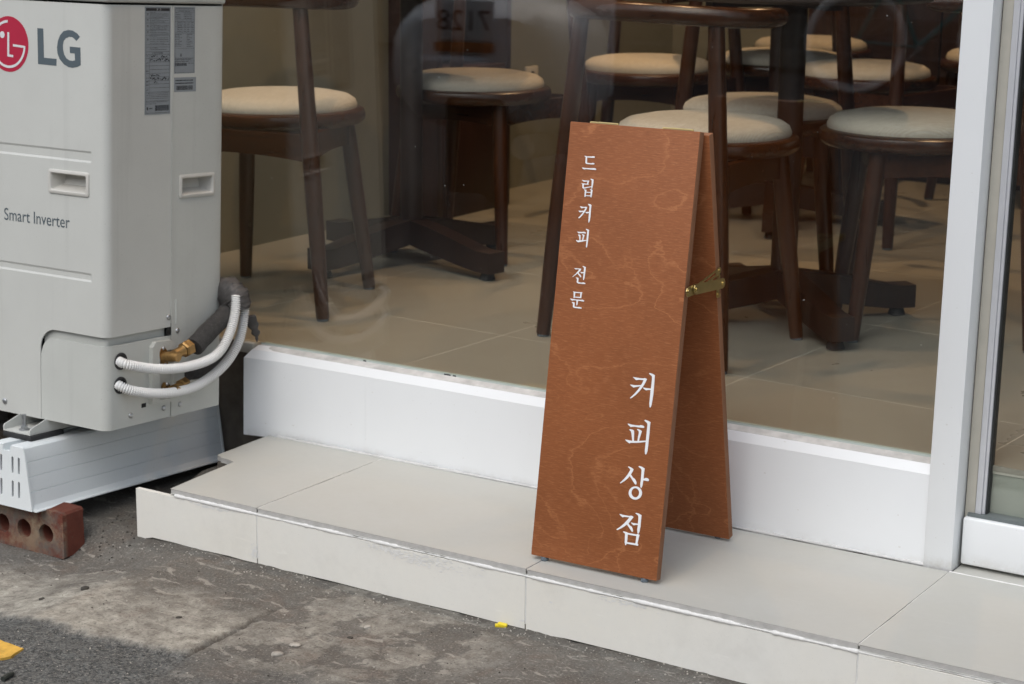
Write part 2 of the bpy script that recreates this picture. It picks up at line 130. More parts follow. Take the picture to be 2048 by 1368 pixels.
def board_wood():
    m = NT('stained_birch_plywood')
    v = m.coord((1, 1, 1)); base = (.295, .100, .036)
    low = m.noise(3.1, 2.2, .45, m.coord((1.0, 1, 1.75)), .9)
    jag = m.noise(52, 4, .7, m.coord((.5, 1, 1.5)))
    f = m.math('MULTIPLY_ADD', jag, .05, low)
    fr = m.math('FRACT', m.math('MULTIPLY', f, 10.5))
    line = m.ramp(fr, [(0., 0.), (.455, 0.), (.5, 1.), (.535, .2), (.62, 0.)])
    brk = m.ramp(m.noise(6, 3, .6), [(.36, .1), (.62, 1.)])
    grain = m.noise(62, 5, .72, m.coord((.7, 1, 8))); fine = m.noise(190, 3, .7, m.coord((.3, 1, 3)))
    cl = m.noise(3.2, 4, .6, m.coord((1, 1, 1), (3, 0, 5)))
    col = m.mix(m.ramp(cl, [(.3, 0.), (.72, 1.)]), mul(base, 1.13), mul(base, .76))
    col = m.mix(m.ramp(grain, [(.33, .5), (.68, 0.)]), col, mul(base, .64))
    col = m.mix(m.ramp(fine, [(.5, 0.), (.76, .6)]), col, (.46, .19, .085))
    col = m.mix(m.ramp(m.noise(210, 2, .6, m.coord((.5, 1, 2))), [(.55, 0.), (.8, .45)]), col, mul(base, .5))
    col = m.mix(m.math('MULTIPLY', m.math('MULTIPLY', line, brk), .5), col, (.50, .205, .085))
    return m.out(col, m.math('MULTIPLY_ADD', grain, .2, .42), 0, grain, .05, .001, .22)

def ply_edge():
    m = NT('plywood_edge_layers'); sx = m.node('SeparateXYZ'); m.link(m.coord(), sx.inputs[0])
    st = m.math('FRACT', m.math('MULTIPLY', sx.outputs[1], 430))
    col = m.mix(m.ramp(st, [(.3, 0.), (.42, 1.), (.85, 1.), (.97, 0.)]), (.19, .078, .036), (.30, .15, .085))
    col = m.mix(m.ramp(m.noise(60, 4, .6, m.coord((1, 1, .3))), [(.4, 0.), (.75, .5)]), col, (.15, .07, .035))
    return m.out(col, .7, spec=.2)

def brick_mat():
    m = NT('weathered_red_clay'); n = m.noise(40, 6, .7); g = m.noise(14, 6, .72)
    col = m.mix(n, (.085, .028, .020), (.19, .060, .040))
    col = m.mix(m.ramp(m.noise(190, 3), [(.58, 0.), (.72, .7)]), col, (.12, .07, .05))
    sx = m.node('SeparateXYZ'); m.link(m.coord(), sx.inputs[0])
    mr = m.node('MapRange', i_1=.012, i_2=.004, i_3=0., i_4=1.); m.link(sx.outputs[1], mr.inputs[0])
    fz = m.node('MapRange', i_1=-.02, i_2=.075, i_3=.35, i_4=1.); m.link(sx.outputs[2], fz.inputs[0])
    k = m.math('MULTIPLY', m.math('MULTIPLY', mr.outputs[0], fz.outputs[0]), m.ramp(g, [(.44, 0.), (.60, 1.)]))
    col = m.mix(m.math('MULTIPLY', k, .8), col, (.33, .28, .19))
    k2 = m.math('MULTIPLY', mr.outputs[0], m.ramp(m.noise(23, 6, .75, m.coord(loc=(4, 2, 1))), [(.44, 0.), (.62, .85)]))
    col = m.mix(k2, col, (.13, .115, .10))
    return m.out(col, .9, 0, n, .5, .003, .2)

def fabric_mat():
    m = NT('woven_oatmeal_fabric')
    a = m.node('TexWave', wave_type='BANDS', i_Scale=95, i_Distortion=1.2, i_Detail=1); a.bands_direction = 'X'; m.link(m.coord(), a.inputs[0])
    n = m.noise(130, 4, .75, m.coord((1, .35, 1))); col = m.mix(n, (.33, .31, .265), (.62, .59, .52))
    col = m.mix(m.math('MULTIPLY', a.outputs[1], .35), col, (.36, .31, .24))
    return m.out(col, .9, 0, a.outputs[1], .35, .001, .2)

def glass_mat(name, tint=(.965, .972, .955)):
    m = NT(name); m.n.remove(m.b); o = [x for x in m.n if x.type == 'OUTPUT_MATERIAL'][0]
    t = m.node('BsdfTransparent'); t.inputs[0].default_value = (*tint, 1); g = m.node('BsdfGlossy', i_Roughness=0.); g.inputs[0].default_value = (1, 1, 1, 1)
    lw = m.node('LayerWeight', i_Blend=.5); f = m.math('MULTIPLY_ADD', m.math('POWER', lw.outputs['Facing'], 5), .945, .055)
    d = m.node('BsdfDiffuse'); d.inputs[0].default_value = (.7, .72, .7, 1)     # dust, drips and smears on the pane
    streak = m.ramp(m.noise(7, 6, .7, m.coord((1, 1, .25))), [(.5, 0.), (.95, .009)])
    spot = m.ramp(m.noise(130, 2, .5), [(.79, 0.), (.82, .5)])
    x = m.node('MixShader'); m.link(f, x.inputs[0]); m.link(t.outputs[0], x.inputs[1]); m.link(g.outputs[0], x.inputs[2])
    y = m.node('MixShader'); m.link(m.math('MAXIMUM', streak, spot), y.inputs[0]); m.link(x.outputs[0], y.inputs[1]); m.link(d.outputs[0], y.inputs[2])
    m.link(y.outputs[0], o.inputs[0]); return m.m

def ground_mat():
    m = NT('worn_concrete_and_asphalt')
    at = m.node('Attribute', attribute_name='asphalt'); lt = m.node('Attribute', attribute_name='slab'); dk = m.node('Attribute', attribute_name='dark_mask')
    n1 = m.noise(7, 7, .68); n2 = m.noise(38, 6, .7); n3 = m.noise(230, 3, .6); n4 = m.noise(620, 2, .5)
    con = m.mix(m.ramp(n1, [(.33, 0.), (.68, 1.)]), (.098, .093, .083), (.172, .165, .148))
    con = m.mix(m.math('MULTIPLY', lt.outputs['Fac'], m.ramp(n1, [(.3, .35), (.65, 1.)])), con, (.47, .45, .385))
    con = m.mix(m.ramp(n2, [(.36, .75), (.66, 0.)]), con, (.105, .09, .075))
    rust = m.ramp(m.noise(11, 5, .65, m.coord(loc=(7, 3, 0))), [(.55, 0.), (.75, .55)]); con = m.mix(rust, con, (.17, .125, .098))
    pale = m.ramp(m.noise(19, 5, .62, m.coord((1, 2.4, 1), (2, 8, 0)), .6), [(.59, 0.), (.625, .8), (.8, .9)]); con = m.mix(m.math('MULTIPLY', pale, .7), con, (.36, .335, .29))
    vo = m.node('TexVoronoi', feature='F1', i_Scale=150.); m.link(m.coord(), vo.inputs['Vector']); bw = m.node('RGBToBW'); m.link(vo.outputs['Color'], bw.inputs[0])
    asp = m.mix(m.ramp(bw.outputs[0], [(.2, 0.), (.8, 1.)]), (.026, .029, .030), (.105, .112, .11))
    asp = m.mix(m.ramp(n2, [(.35, .5), (.65, 0.)]), asp, (.03, .032, .032))
    crk = m.ramp(m.noise(60, 5, .75, m.coord((1, 1.6, 1)), 1.2), [(.45, 0.), (.5, .8), (.55, 0.)]); asp = m.mix(m.math('MULTIPLY', crk, .7), asp, (.22, .215, .20))
    col = m.mix(at.outputs['Fac'], con, asp)
    col = m.mix(m.ramp(n3, [(.55, 0.), (.70, .6)]), col, (.30, .285, .25))
    col = m.mix(m.ramp(n3, [(.30, .65), (.44, 0.)]), col, (.05, .047, .043))
    col = m.mix(m.ramp(n4, [(.68, 0.), (.75, .7)]), col, (.46, .435, .39))
    fa = m.node('Attribute', attribute_name='street'); col = m.mix(fa.outputs['Fac'], col, m.mix(n1, (.036, .037, .038), (.058, .059, .06)))
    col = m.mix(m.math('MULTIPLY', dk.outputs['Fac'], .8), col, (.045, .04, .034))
    h = m.math('ADD', m.math('MULTIPLY', n2, .6), m.math('MULTIPLY', n3, .5))
    return m.out(col, .88, 0, h, .55, .004, .25)

M = dict(
 fascia=dirt_paint('white_powder_coated_sheet', (.80, .82, .83), .38, zhigh=.016, amount=.4),
 frame=dirt_paint('white_enamel_frame', (.79, .81, .82), .35, amount=.6),
 sill=plain('dusty_sealant', (.50, .495, .48), .8, var=.22, scale=40),
 jamb=plain('beige_rubber_jamb', (.48, .46, .40), .55), stile=plain('brushed_aluminium', (.62, .63, .66), .42, .25, var=.05),
 gasket=plain('black_gasket', (.02, .022, .022), .6), glass=glass_mat('window_glass'), gedge=plain('green_glass_edge', (.50, .565, .53), .25), dock=plain('grey_green_riser', (.30, .325, .29), .5, var=.12, scale=9), sealbead=plain('grey_sealant_bead', (.60, .60, .585), .7, var=.12, scale=50),
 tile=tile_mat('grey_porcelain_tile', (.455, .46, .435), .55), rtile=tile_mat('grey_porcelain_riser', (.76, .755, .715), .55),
 tedge=plain('unglazed_tile_edge', (.46, .45, .43), .8, var=.15, scale=60), grout=plain('white_grout', (.72, .715, .69), .9, var=.08, scale=90, bstr=.4),
 ftile=tile_mat('indoor_floor_tile', (.285, .278, .245), .3, speck=.25), fgrout=plain('indoor_grout', (.50, .49, .44), .9),
 wood=board_wood(), ply=ply_edge(), letter=plain('white_vinyl', (.82, .83, .84), .5, var=.02), brass=plain('brass', (.62, .50, .24), .32, 1., var=.12),
 ac=plain('ivory_enamel', (.545, .55, .515), .45, var=.035, scale=8, speck=.05, speckc=(.38, .38, .36), streak=.28),
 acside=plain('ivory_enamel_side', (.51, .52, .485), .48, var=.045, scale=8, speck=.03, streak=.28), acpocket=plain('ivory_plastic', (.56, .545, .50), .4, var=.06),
 acdark=plain('dark_opening', (.01, .01, .01), .8), red=plain('crimson_print', (.42, .012, .045), .45, var=.03), acgrey=plain('slate_print', (.085, .11, .125), .5, var=.03),
 acwhite=plain('logo_white', (.66, .67, .67), .5, var=.02), sticker=plain('silver_sticker', (.25, .275, .29), .4, var=.04), ink=plain('black_ink', (.022, .022, .024), .6, var=.02),
 screw=plain('zinc_screw', (.48, .49, .50), .38, .9, var=.2, scale=200), rubber=plain('black_rubber', (.018, .018, .019), .7),
 conduit=plain('white_corrugated_plastic', (.80, .80, .785), .42, var=.03), foam=plain('charcoal_foam', (.045, .043, .041), .95, var=.25, scale=120, speck=.07, speckc=(.16, .15, .14), bstr=.4),
 tape=plain('black_vinyl_tape', (.075, .07, .067), .62, var=.3, scale=50), bronze=plain('aged_brass', (.36, .22, .085), .45, .85, var=.3, scale=90),
 stand=plain('grey_pvc', (.75, .785, .785), .42, var=.03, scale=12, speck=.02), brick=brick_mat(), plinth=plain('rough_dark_concrete', (.15, .132, .11), .95, var=.35, scale=18, bstr=.6),
 chair=wood_dark('dark_walnut_legs', (.044, .0145, .0048), .27), chairh=wood_dark('dark_walnut_rails', (.044, .0145, .0048), .22, 0), table=wood_dark('dark_stained_table', (.020, .008, .0045), .42),
 fabric=fabric_mat(), wall=plain('olive_beige_plaster', (.205, .205, .165), .85, var=.05, scale=20), ceil=plain('ceiling_white', (.62, .6, .55), .9),
 cabinet=wood_dark('mahogany_veneer', (.034, .013, .008), .4), plastic=plain('clear_grey_bumper', (.12, .145, .17), .15, var=.1), socket=plain('socket_white', (.6, .59, .55), .4),
 ground=ground_mat(), yellow=plain('yellow_road_paint', (.62, .37, .06), .8, var=.2, scale=60, speck=.10, speckc=(.2, .16, .08)), ybit=plain('yellow_plastic', (.80, .62, .03), .4),
 stone=plain('pale_chips', (.42, .39, .34), .9, var=.4, scale=30), dstick=plain('dark_twig', (.025, .03, .025), .8), leaf=plain('dark_leaf', (.045, .04, .032), .8),
 facade=plain('grey_render', (.26, .25, .235), .9, var=.15, scale=6), shutter=plain('brown_shutter', (.07, .06, .055), .6), wglass=plain('far_window', (.03, .035, .04), .15),
 mwhite=plain('white_fairing', (.85, .86, .87), .25), pale_tyre=plain('cream_tyre', (.85, .83, .78), .7), tyre=plain('tyre_black', (.015, .015, .015), .8), steel=plain('steel', (.5, .5, .5), .3, .9), teal=plain('teal_frame_paint', (.02, .25, .24), .3), amber=plain('amber_lens', (.5, .16, .03), .25))
for k, v in list(M.items()): v.use_backface_culling = False
lampm = NT('warm_lamp_diffuser'); lampm.out((1, .85, .6), .5); lampm.b.inputs['Emission Color'].default_value = (1, .72, .42, 1); lampm.b.inputs['Emission Strength'].default_value = 8; M['lamp'] = lampm.m

# ---------------------------------------------------------------- mesh helpers
class MB:
    def __init__(s): s.bm = bmesh.new(); s.mi = 0
    def face(s, vs):
        try: f = s.bm.faces.new(vs); f.material_index = s.mi; return f
        except ValueError: return None
    def box(s, lo, hi, mat=None, bev=0, seg=2):
        x0, y0, z0 = lo; x1, y1, z1 = hi; T = bmesh.new()
        bmesh.ops.create_cube(T, size=1)
        for v in T.verts: v.co = Vector(((x0 + x1) / 2 + v.co.x * (x1 - x0), (y0 + y1) / 2 + v.co.y * (y1 - y0), (z0 + z1) / 2 + v.co.z * (z1 - z0)))
        if bev: bmesh.ops.bevel(T, geom=list(T.edges), offset=bev, segments=seg, profile=.5, affect='EDGES', clamp_overlap=True)
        s.merge(T, mat); return s
    def merge(s, T, mat=None):
        mp = {}
        for v in T.verts: mp[v] = s.bm.verts.new(mat @ v.co if mat else v.co)
        for f in T.faces: s.face([mp[v] for v in f.verts])
        T.free()
    def tube(s, pts, rad, n=12, cap=True, up=None, sx=1., sy=1.):
        pts = [Vector(p) for p in pts]; rad = rad if isinstance(rad, (list, tuple)) else [rad] * len(pts)
        rings = []; prev = None
        for i, p in enumerate(pts):
            d = (pts[min(i + 1, len(pts) - 1)] - pts[max(i - 1, 0)]).normalized()
            if prev is None:
                a = Vector(up) if up else (Vector((0, 0, 1)) if abs(d.z) < .9 else Vector((1, 0, 0)))
            else: a = prev
            u = (a - d * a.dot(d)).normalized(); v = d.cross(u); prev = u
            rings.append([s.bm.verts.new(p + (u * math.cos(2 * math.pi * k / n) * sx + v * math.sin(2 * math.pi * k / n) * sy) * rad[i]) for k in range(n)])
        for a, b in zip(rings, rings[1:]):
            for k in range(n): s.face([a[k], a[(k + 1) % n], b[(k + 1) % n], b[k]])
        if cap: s.face(rings[0][::-1]); s.face(rings[-1])
        return s
    def lathe(s, prof, n=32, c=(0, 0, 0), closed=False):
        rings = [[s.bm.verts.new((c[0] + r * math.cos(2 * math.pi * k / n), c[1] + r * math.sin(2 * math.pi * k / n), c[2] + z)) for k in range(n)] for r, z in prof]
        prs = list(zip(rings, rings[1:])) + ([(rings[-1], rings[0])] if closed else [])
        for a, b in prs:
            for k in range(n): s.face([a[k], a[(k + 1) % n], b[(k + 1) % n], b[k]])
        if not closed: s.face(rings[0][::-1]); s.face(rings[-1])
        return s
    def poly(s, loops, f0, f1=None, bothcaps=True):
        """loops: outer + holes in 2D; f0/f1 map (a,b) to 3D front/back"""
        v3 = [[Vector((a, b, 0)) for a, b in lp] for lp in loops]; tris = tessellate_polygon(v3)
        flat = [p for lp in loops for p in lp]
        A = [s.bm.verts.new(f0(*p)) for p in flat]
        for t in tris: s.face([A[i] for i in t])
        if f1:
            B = [s.bm.verts.new(f1(*p)) for p in flat]
            if bothcaps:
                for t in tris: s.face([B[i] for i in reversed(t)])
            o = 0
            for lp in loops:
                k = len(lp)
                for i in range(k): s.face([A[o + i], A[o + (i + 1) % k], B[o + (i + 1) % k], B[o + i]])
                o += k
        return s
    def done(s, name, mats, parent=None, smooth=35, bev=0):
        if bev: bmesh.ops.bevel(s.bm, geom=list(s.bm.edges), offset=bev, segments=2, profile=.5, affect='EDGES', clamp_overlap=True)
        bmesh.ops.recalc_face_normals(s.bm, faces=list(s.bm.faces))
        me = bpy.data.meshes.new(name); s.bm.to_mesh(me); s.bm.free()
        for m in (mats if isinstance(mats, (list, tuple)) else [mats]): me.materials.append(M[m] if isinstance(m, str) else m)
        if smooth:
            me.polygons.foreach_set('use_smooth', [True] * len(me.polygons)); me.set_sharp_from_angle(angle=R(smooth))
        o = bpy.data.objects.new(name, me); COL.objects.link(o)
        if parent: o.parent = parent
        return o

def thing(name, label, cat, loc=(0, 0, 0), rot=(0, 0, 0), group=None):
    o = bpy.data.objects.new(name, None); COL.objects.link(o); o.location = loc; o.rotation_euler = rot; o.empty_display_size = .05
    o['label'] = label; o['category'] = cat
    if group: o['group'] = group
    return o
def tag(o, label, cat, group=None):
    o['label'] = label; o['category'] = cat
    if group: o['group'] = group
    return o
def struct(o): o['kind'] = 'structure'; return o
def copy_thing(o, parent=None):
    c = o.copy(); COL.objects.link(c); c.parent = parent
    for ch in [x for x in bpy.data.objects if x.parent == o]: copy_thing(ch, c)
    return c
def spline(P, n):
    P = [Vector(p) for p in P]; out = []
    for i in range(len(P) - 1):
        a, b, c, d = P[max(i - 1, 0)], P[i], P[i + 1], P[min(i + 2, len(P) - 1)]
        for k in range(n):
            t = k / n; out.append(.5 * (2 * b + (c - a) * t + (2 * a - 5 * b + 4 * c - d) * t * t + (-a + 3 * b - 3 * c + d) * t ** 3))
    return out + [P[-1]]
def resample(P, step):
    out = [P[0]]; acc = 0
    for a, b in zip(P, P[1:]):
        L = (b - a).length; t = step - acc
        while t <= L: out.append(a.lerp(b, t / L)); t += step
        acc = (acc + L) % step
    return out
def text_mesh(name, body, size, mat, parent, mw, sx=1., extr=.0, align='CENTER'):
    cu = bpy.data.curves.new(name, 'FONT'); cu.body = body; cu.size = size; cu.align_x = align; cu.align_y = 'CENTER'; cu.extrude = extr
    t = bpy.data.objects.new(name, cu); COL.objects.link(t); bpy.context.view_layer.update()
    me = bpy.data.meshes.new_from_object(t.evaluated_get(bpy.context.evaluated_depsgraph_get()))
    bpy.data.objects.remove(t); me.name = name; me.transform(mw @ Matrix.Diagonal((sx, 1, 1, 1))); me.materials.clear(); me.materials.append(M[mat])
    o = bpy.data.objects.new(name, me); COL.objects.link(o); o.parent = parent; return o
def clip(poly, inside, cross):
    out = []
    for i, p in enumerate(poly):
        q = poly[(i + 1) % len(poly)]
        if inside(p): out.append(p)
        if inside(p) != inside(q): out.append(cross(p, q))
    return out
def clip_axis(poly, ax, val, keep_greater):
    ins = (lambda p: p[ax] >= val) if keep_greater else (lambda p: p[ax] <= val)
    def cr(p, q):
        t = (val - p[ax]) / (q[ax] - p[ax]); r = [p[0] + (q[0] - p[0]) * t, p[1] + (q[1] - p[1]) * t]; r[ax] = val; return tuple(r)
    return clip(poly, ins, cr)
def sstep(a, b, x): t = np.clip((x - a) / (b - a), 0, 1); return t * t * (3 - 2 * t)

# ================================================================ SETTING: ground
GD = DATA['GROUND']
def gbase(x, y):
    return -.108 - .044 * sstep(-.10, -.36, x) * sstep(.02, -.09, y) - .012 * sstep(-.15, -2.5, y)
def lines(a, b, fine, n1, n2, end):
    core = list(np.arange(a, b + 1e-6, fine)); lo = [a - fine * (1.22 ** k - 1) / .22 for k in range(1, n1)]; hi = [b + fine * (1.22 ** k - 1) / .22 for k in range(1, n2)]
    v = sorted(lo + core + hi); return np.array([-end] + [q for q in v if -end < q < end] + [end])
gx = lines(-1.0, 1.6, .005, 46, 46, 60); gy = lines(-.75, .05, .005, 46, 40, 60)
X, Y = np.meshgrid(gx, gy); shp = X.shape
def fbm(sc, oct_, off=0, ay=1.):
    return np.array([noise.fractal(Vector((x * sc + off, y * sc * ay - off, off)), .7, 2.1, oct_) for x, y in zip(X.ravel(), Y.ravel())]).reshape(shp)
near = (np.abs(X - .3) < 2.2) & (np.abs(Y + .4) < 1.6)
n_a = fbm(9, 4); n_b = fbm(45, 3, 3.1) * near
# asphalt lies streetward of the slab edges
sl = np.array(GD['slab_edge'] + GD['asph2'][1:]); order = np.argsort(sl[:, 0]); sl = sl[order]
edge_y = np.interp(X, sl[:, 0], sl[:, 1], left=-.40, right=-.40) + .012 * n_a + .008 * n_b
asph = sstep(.012, -.012, Y - edge_y) ; soft = sstep(.12, -.16, Y - edge_y + .06 * n_a)
right = sstep(.19, .23, X); asph = asph * (1 - right) + right * soft * sstep(1.1, .3, X)
far = sstep(-.9, -1.4, Y); asph = np.maximum(asph * 1., far)
slab = (1 - sstep(.185, .20, X + .004 * n_b)) * sstep(-.14, -.28, Y + .05 * n_a) * (1 - asph)
slab = np.maximum(slab, .55 * sstep(.28, .2, np.hypot((X - .32) * .8, Y + .15)) * (n_a > -.1) * (X > .205))
# crack between the two slabs
ck = np.array(GD['crack']); best = np.full(shp, 9.)
for (ax, ay), (bx, by) in zip(ck, ck[1:]):
    dx, dy = bx - ax, by - ay; t = np.clip(((X - ax) * dx + (Y - ay) * dy) / (dx * dx + dy * dy), 0, 1)
    best = np.minimum(best, np.hypot(X - ax - t * dx, Y - ay - t * dy))
wob = best + .004 * n_b
crack = sstep(.0055, .001, wob) * sstep(-.02, -.3, Y) * (Y > -.43)
Z = gbase(X, Y) + .062 * sstep(.10, .24, Y) * sstep(-.375, -.32, X) * sstep(.0, -.12, X) * (1 + .25 * fbm(30, 3, 1.7)) + .0025 * n_a * near + .0016 * n_b - .006 * asph * near - .007 * crack + .003 * slab * (X < .2)
dark_mask = np.maximum(crack, .9 * sstep(.05, .0, -Y) * (n_a > -.6) * (X > -.3) * .5)  # darker colour in the crack and along the foot of the step
dark_mask = np.maximum(dark_mask, sstep(-.26, -.34, X) * sstep(-.06, .04, Y) * .45)  # darker colour on the ground under the outdoor unit
me = bpy.data.meshes.new('ground'); ny, nx = shp
idx = np.arange(nx * ny).reshape(ny, nx); quads = np.stack([idx[:-1, :-1], idx[:-1, 1:], idx[1:, 1:], idx[1:, :-1]], -1).reshape(-1, 4)
me.from_pydata(np.stack([X.ravel(), Y.ravel(), Z.ravel()], 1).tolist(), [], quads.tolist())
for nm, arr in (('street', far), ('asphalt', asph), ('slab', slab), ('dark_mask', dark_mask)):
    a = me.attributes.new(nm, 'FLOAT', 'POINT'); a.data.foreach_set('value', arr.ravel().astype(np.float32))
me.polygons.foreach_set('use_smooth', [True] * len(me.polygons)); me.materials.append(M['ground'])
ground = bpy.data.objects.new('ground', me); COL.objects.link(ground); struct(ground)
def gz(x, y):
    i = int(np.clip(np.searchsorted(gx, x) - 1, 0, nx - 2)); j = int(np.clip(np.searchsorted(gy, y) - 1, 0, ny - 2))
    u, v = (x - gx[i]) / (gx[i + 1] - gx[i]), (y - gy[j]) / (gy[j + 1] - gy[j])
    return float((Z[j, i] * (1 - u) + Z[j, i + 1] * u) * (1 - v) + (Z[j + 1, i] * (1 - u) + Z[j + 1, i + 1] * u) * v)

# ================================================================ SETTING: tiled step
step = bpy.data.objects.new('entrance_step', None); COL.objects.link(step); struct(step)
TD = .392                                     # depth of the step
tops = [[(-.2, 0), (.0105, 0), (.0105, TD), (-.283, TD), (-.28, .31), (-.276, .222), (-.262, .217), (-.258, .212), (-.235, .209), (-.216, .201), (-.209, .1)],
        [(.0135, 0), (.5985, 0), (.5985, TD), (.0135, TD)], [(.6015, 0), (1.1985, 0), (1.1985, TD), (.6015, TD)], [(1.2015, 0), (1.7985, 0), (1.7985, TD), (1.2015, TD)], [(1.8015, 0), (2.4, 0), (2.4, TD), (1.8015, TD)]]
for pl in tops:
    b = MB(); b.poly([pl], lambda a, c: Vector((a, c, 0)), lambda a, c: Vector((a, c, -.0095))); b.bm.normal_update()
    for f in b.bm.faces: f.material_index = 0 if abs(f.normal.z) > .7 else 1
    bmesh.ops.bevel(b.bm, geom=[e for e in b.bm.edges if len(e.link_faces) == 2 and e.calc_face_angle(0) > .9], offset=.0008, segments=1, affect='EDGES')
    o = b.done('tile', ['tile', 'tedge'], step, 30)
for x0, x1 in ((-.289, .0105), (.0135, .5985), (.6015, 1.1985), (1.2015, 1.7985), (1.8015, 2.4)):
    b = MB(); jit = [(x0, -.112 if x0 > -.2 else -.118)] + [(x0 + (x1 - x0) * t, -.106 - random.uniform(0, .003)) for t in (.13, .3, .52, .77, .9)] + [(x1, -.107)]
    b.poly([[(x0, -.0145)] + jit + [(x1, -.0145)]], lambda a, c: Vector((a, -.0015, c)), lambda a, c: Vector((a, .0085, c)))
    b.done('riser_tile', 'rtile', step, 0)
# threshold tiles in front of the door, joint filled with white sealant
b = MB(); b.box((1.2035, TD + .004, -.0095), (2.4, .56, -.0008), bev=.0008); b.done('threshold_tile', 'tile', step)
b = MB(); b.box((-.2, .0095, -.13), (2.4, .56, -.0105)); b.box((-.27, .215, -.12), (-.2, .40, -.0105)); b.done('mortar_bed', 'plinth', step, 0)
# grout: ragged white bead along the nosing and in the joints
b = MB()
def bead(p, q, r, jag, n):
    P = [Vector(p).lerp(Vector(q), i / n) for i in range(n + 1)]
    rr = [max(.0003, r * (1 + 1.5 * jag * noise.noise(Vector((t.x * 17, t.y * 17, t.z * 31 + 3))) + jag * .9 * noise.noise(Vector((t.x * 90, t.y * 90, 1))))) for t in P]
    b.tube(P, rr, 6)
bead((-.19, .0005, -.0122), (.012, .0005, -.0122), .0028, .65, 90)
bead((.012, .001, -.0122), (.60, .0005, -.0122), .0028, .6, 220)
bead((.6, .0, -.0122), (1.2, .0, -.0122), .0033, .6, 220); bead((1.2, .002, -.0122), (2.4, .002, -.0122), .0028, .6, 260)
for x in (.012, .6, 1.2, 1.8):
    bead((x, .0001, -.014), (x, .0001, -.098), .0017, .3, 30)
    bead((x, .002, -.0016), (x, TD, -.0016), .0015, .35, 60)
bead((1.2, TD + .002, -.001), (2.4, TD + .002, -.001), .0022, .4, 60)
g = b.done('grout', 'grout', step, 60); g['kind'] = 'stuff'
b = MB(); bead((-.26, .3945, .0005), (1.16, .4015, .0005), .0034, .5, 200); b.done('sealant_bead', 'sealbead', step, 60)
# plaster smears left on the riser
b = MB()
for cx, cz, sw, sh, n in ((.31, -.022, .05, .006, 26), (.40, -.024, .07, .010, 34), (.36, -.03, .03, .006, 12), (.005, -.085, .012, .012, 10), (.80, -.018, .05, .005, 20), (-.09, -.017, .06, .004, 22), (.65, -.047, .004, .003, 1), (.595, -.093, .005, .006, 4)):
    for k in range(n * 5 if n > 4 else n):
        x = cx + random.gauss(0, sw * .5); z = cz + random.gauss(0, sh * .6); r = random.uniform(.0005, .0021)
        b.poly([[(x + r * random.uniform(.7, 1.7) * math.cos(t) * 1.6, min(-.0150, z + r * random.uniform(.5, 1.) * math.sin(t))) for t in [i * math.pi / 4 for i in range(8)]]], lambda a, c: Vector((a, -.0018 - random.uniform(0, .0003), c)))
s_ = b.done('plaster_smear', 'grout', step, 0); s_['kind'] = 'stuff'

# ================================================================ SETTING: shop shell
def shell(name, lo, hi, m): b = MB(); b.box(lo, hi); return struct(b.done(name, m, None, 0))
shell('plinth', (-6, .447, -.5), (1.16, .60, .166), 'plinth'); shell('plinth', (1.16, .475, -.5), (6, .60, .166), 'plinth')
shell('wall_left', (-1.30, .452, .166), (-1.10, 3.7, 2.75), 'wall'); shell('wall_back', (-1.3, 3.7, .1), (6, 3.85, 2.75), 'wall')
shell('wall_right', (3.3, .5, .1), (3.45, 3.7, 2.75), 'wall'); shell('ceiling', (-1.3, .40, 2.70), (6, 3.85, 2.9), 'ceil')
shell('facade_wall', (-6, .40, -.3), (-1.12, .450, 4.2), 'facade'); shell('facade_wall', (2.3, .40, .0), (6, .46, 4.2), 'facade'); shell('facade_wall', (-1.12, .40, 2.35), (2.3, .46, 4.2), 'facade')
floor = bpy.data.objects.new('shop_floor', None); COL.objects.link(floor); struct(floor)
b = MB(); b.box((-1.1, .458, .165), (3.3, 3.7, .1788)); fg = b.done('grout', 'fgrout', floor, 0); fg['kind'] = 'stuff'
b = MB(); b.box((-1.1, .4605, .05), (3.3, 3.7, .1648)); b.done('floor_riser', 'dock', floor, 0)
ph = -.0587; cph, sph = math.cos(ph), math.sin(ph); SZ = .5997
for i in range(-3, 7):
    for j in range(-2, 6):
        if i * 2 + j > 12: continue
        q = [(i, j), (i + 1, j), (i + 1, j + 1), (i, j + 1)]; gpt = .0012
        loc = [((a * SZ + (gpt if a == i else -gpt)), (c * SZ + (gpt if c == j else -gpt))) for a, c in q]
        pl = [(-.5692 + u * cph - v * sph, .8433 + u * sph + v * cph) for u, v in loc]
        for ax, val, gt in ((0, -1.098, True), (0, 3.29, False), (1, .457, True), (1, 3.69, False)):
            if pl: pl = clip_axis(pl, ax, val, gt)
        if len(pl) < 3: continue
        b = MB(); b.poly([pl], lambda a, c: Vector((a, c, .179)), lambda a, c: Vector((a, c, .1695)), False); b.done('tile', 'ftile', floor, 0)

# ================================================================ shop window
win = thing('shop_window', 'large fixed shop window with white sheet metal sill panels, behind the wooden sign board', 'window', (.4, .43, .17))
inv = Vector(win.location)
def W(p): return Vector(p) - inv
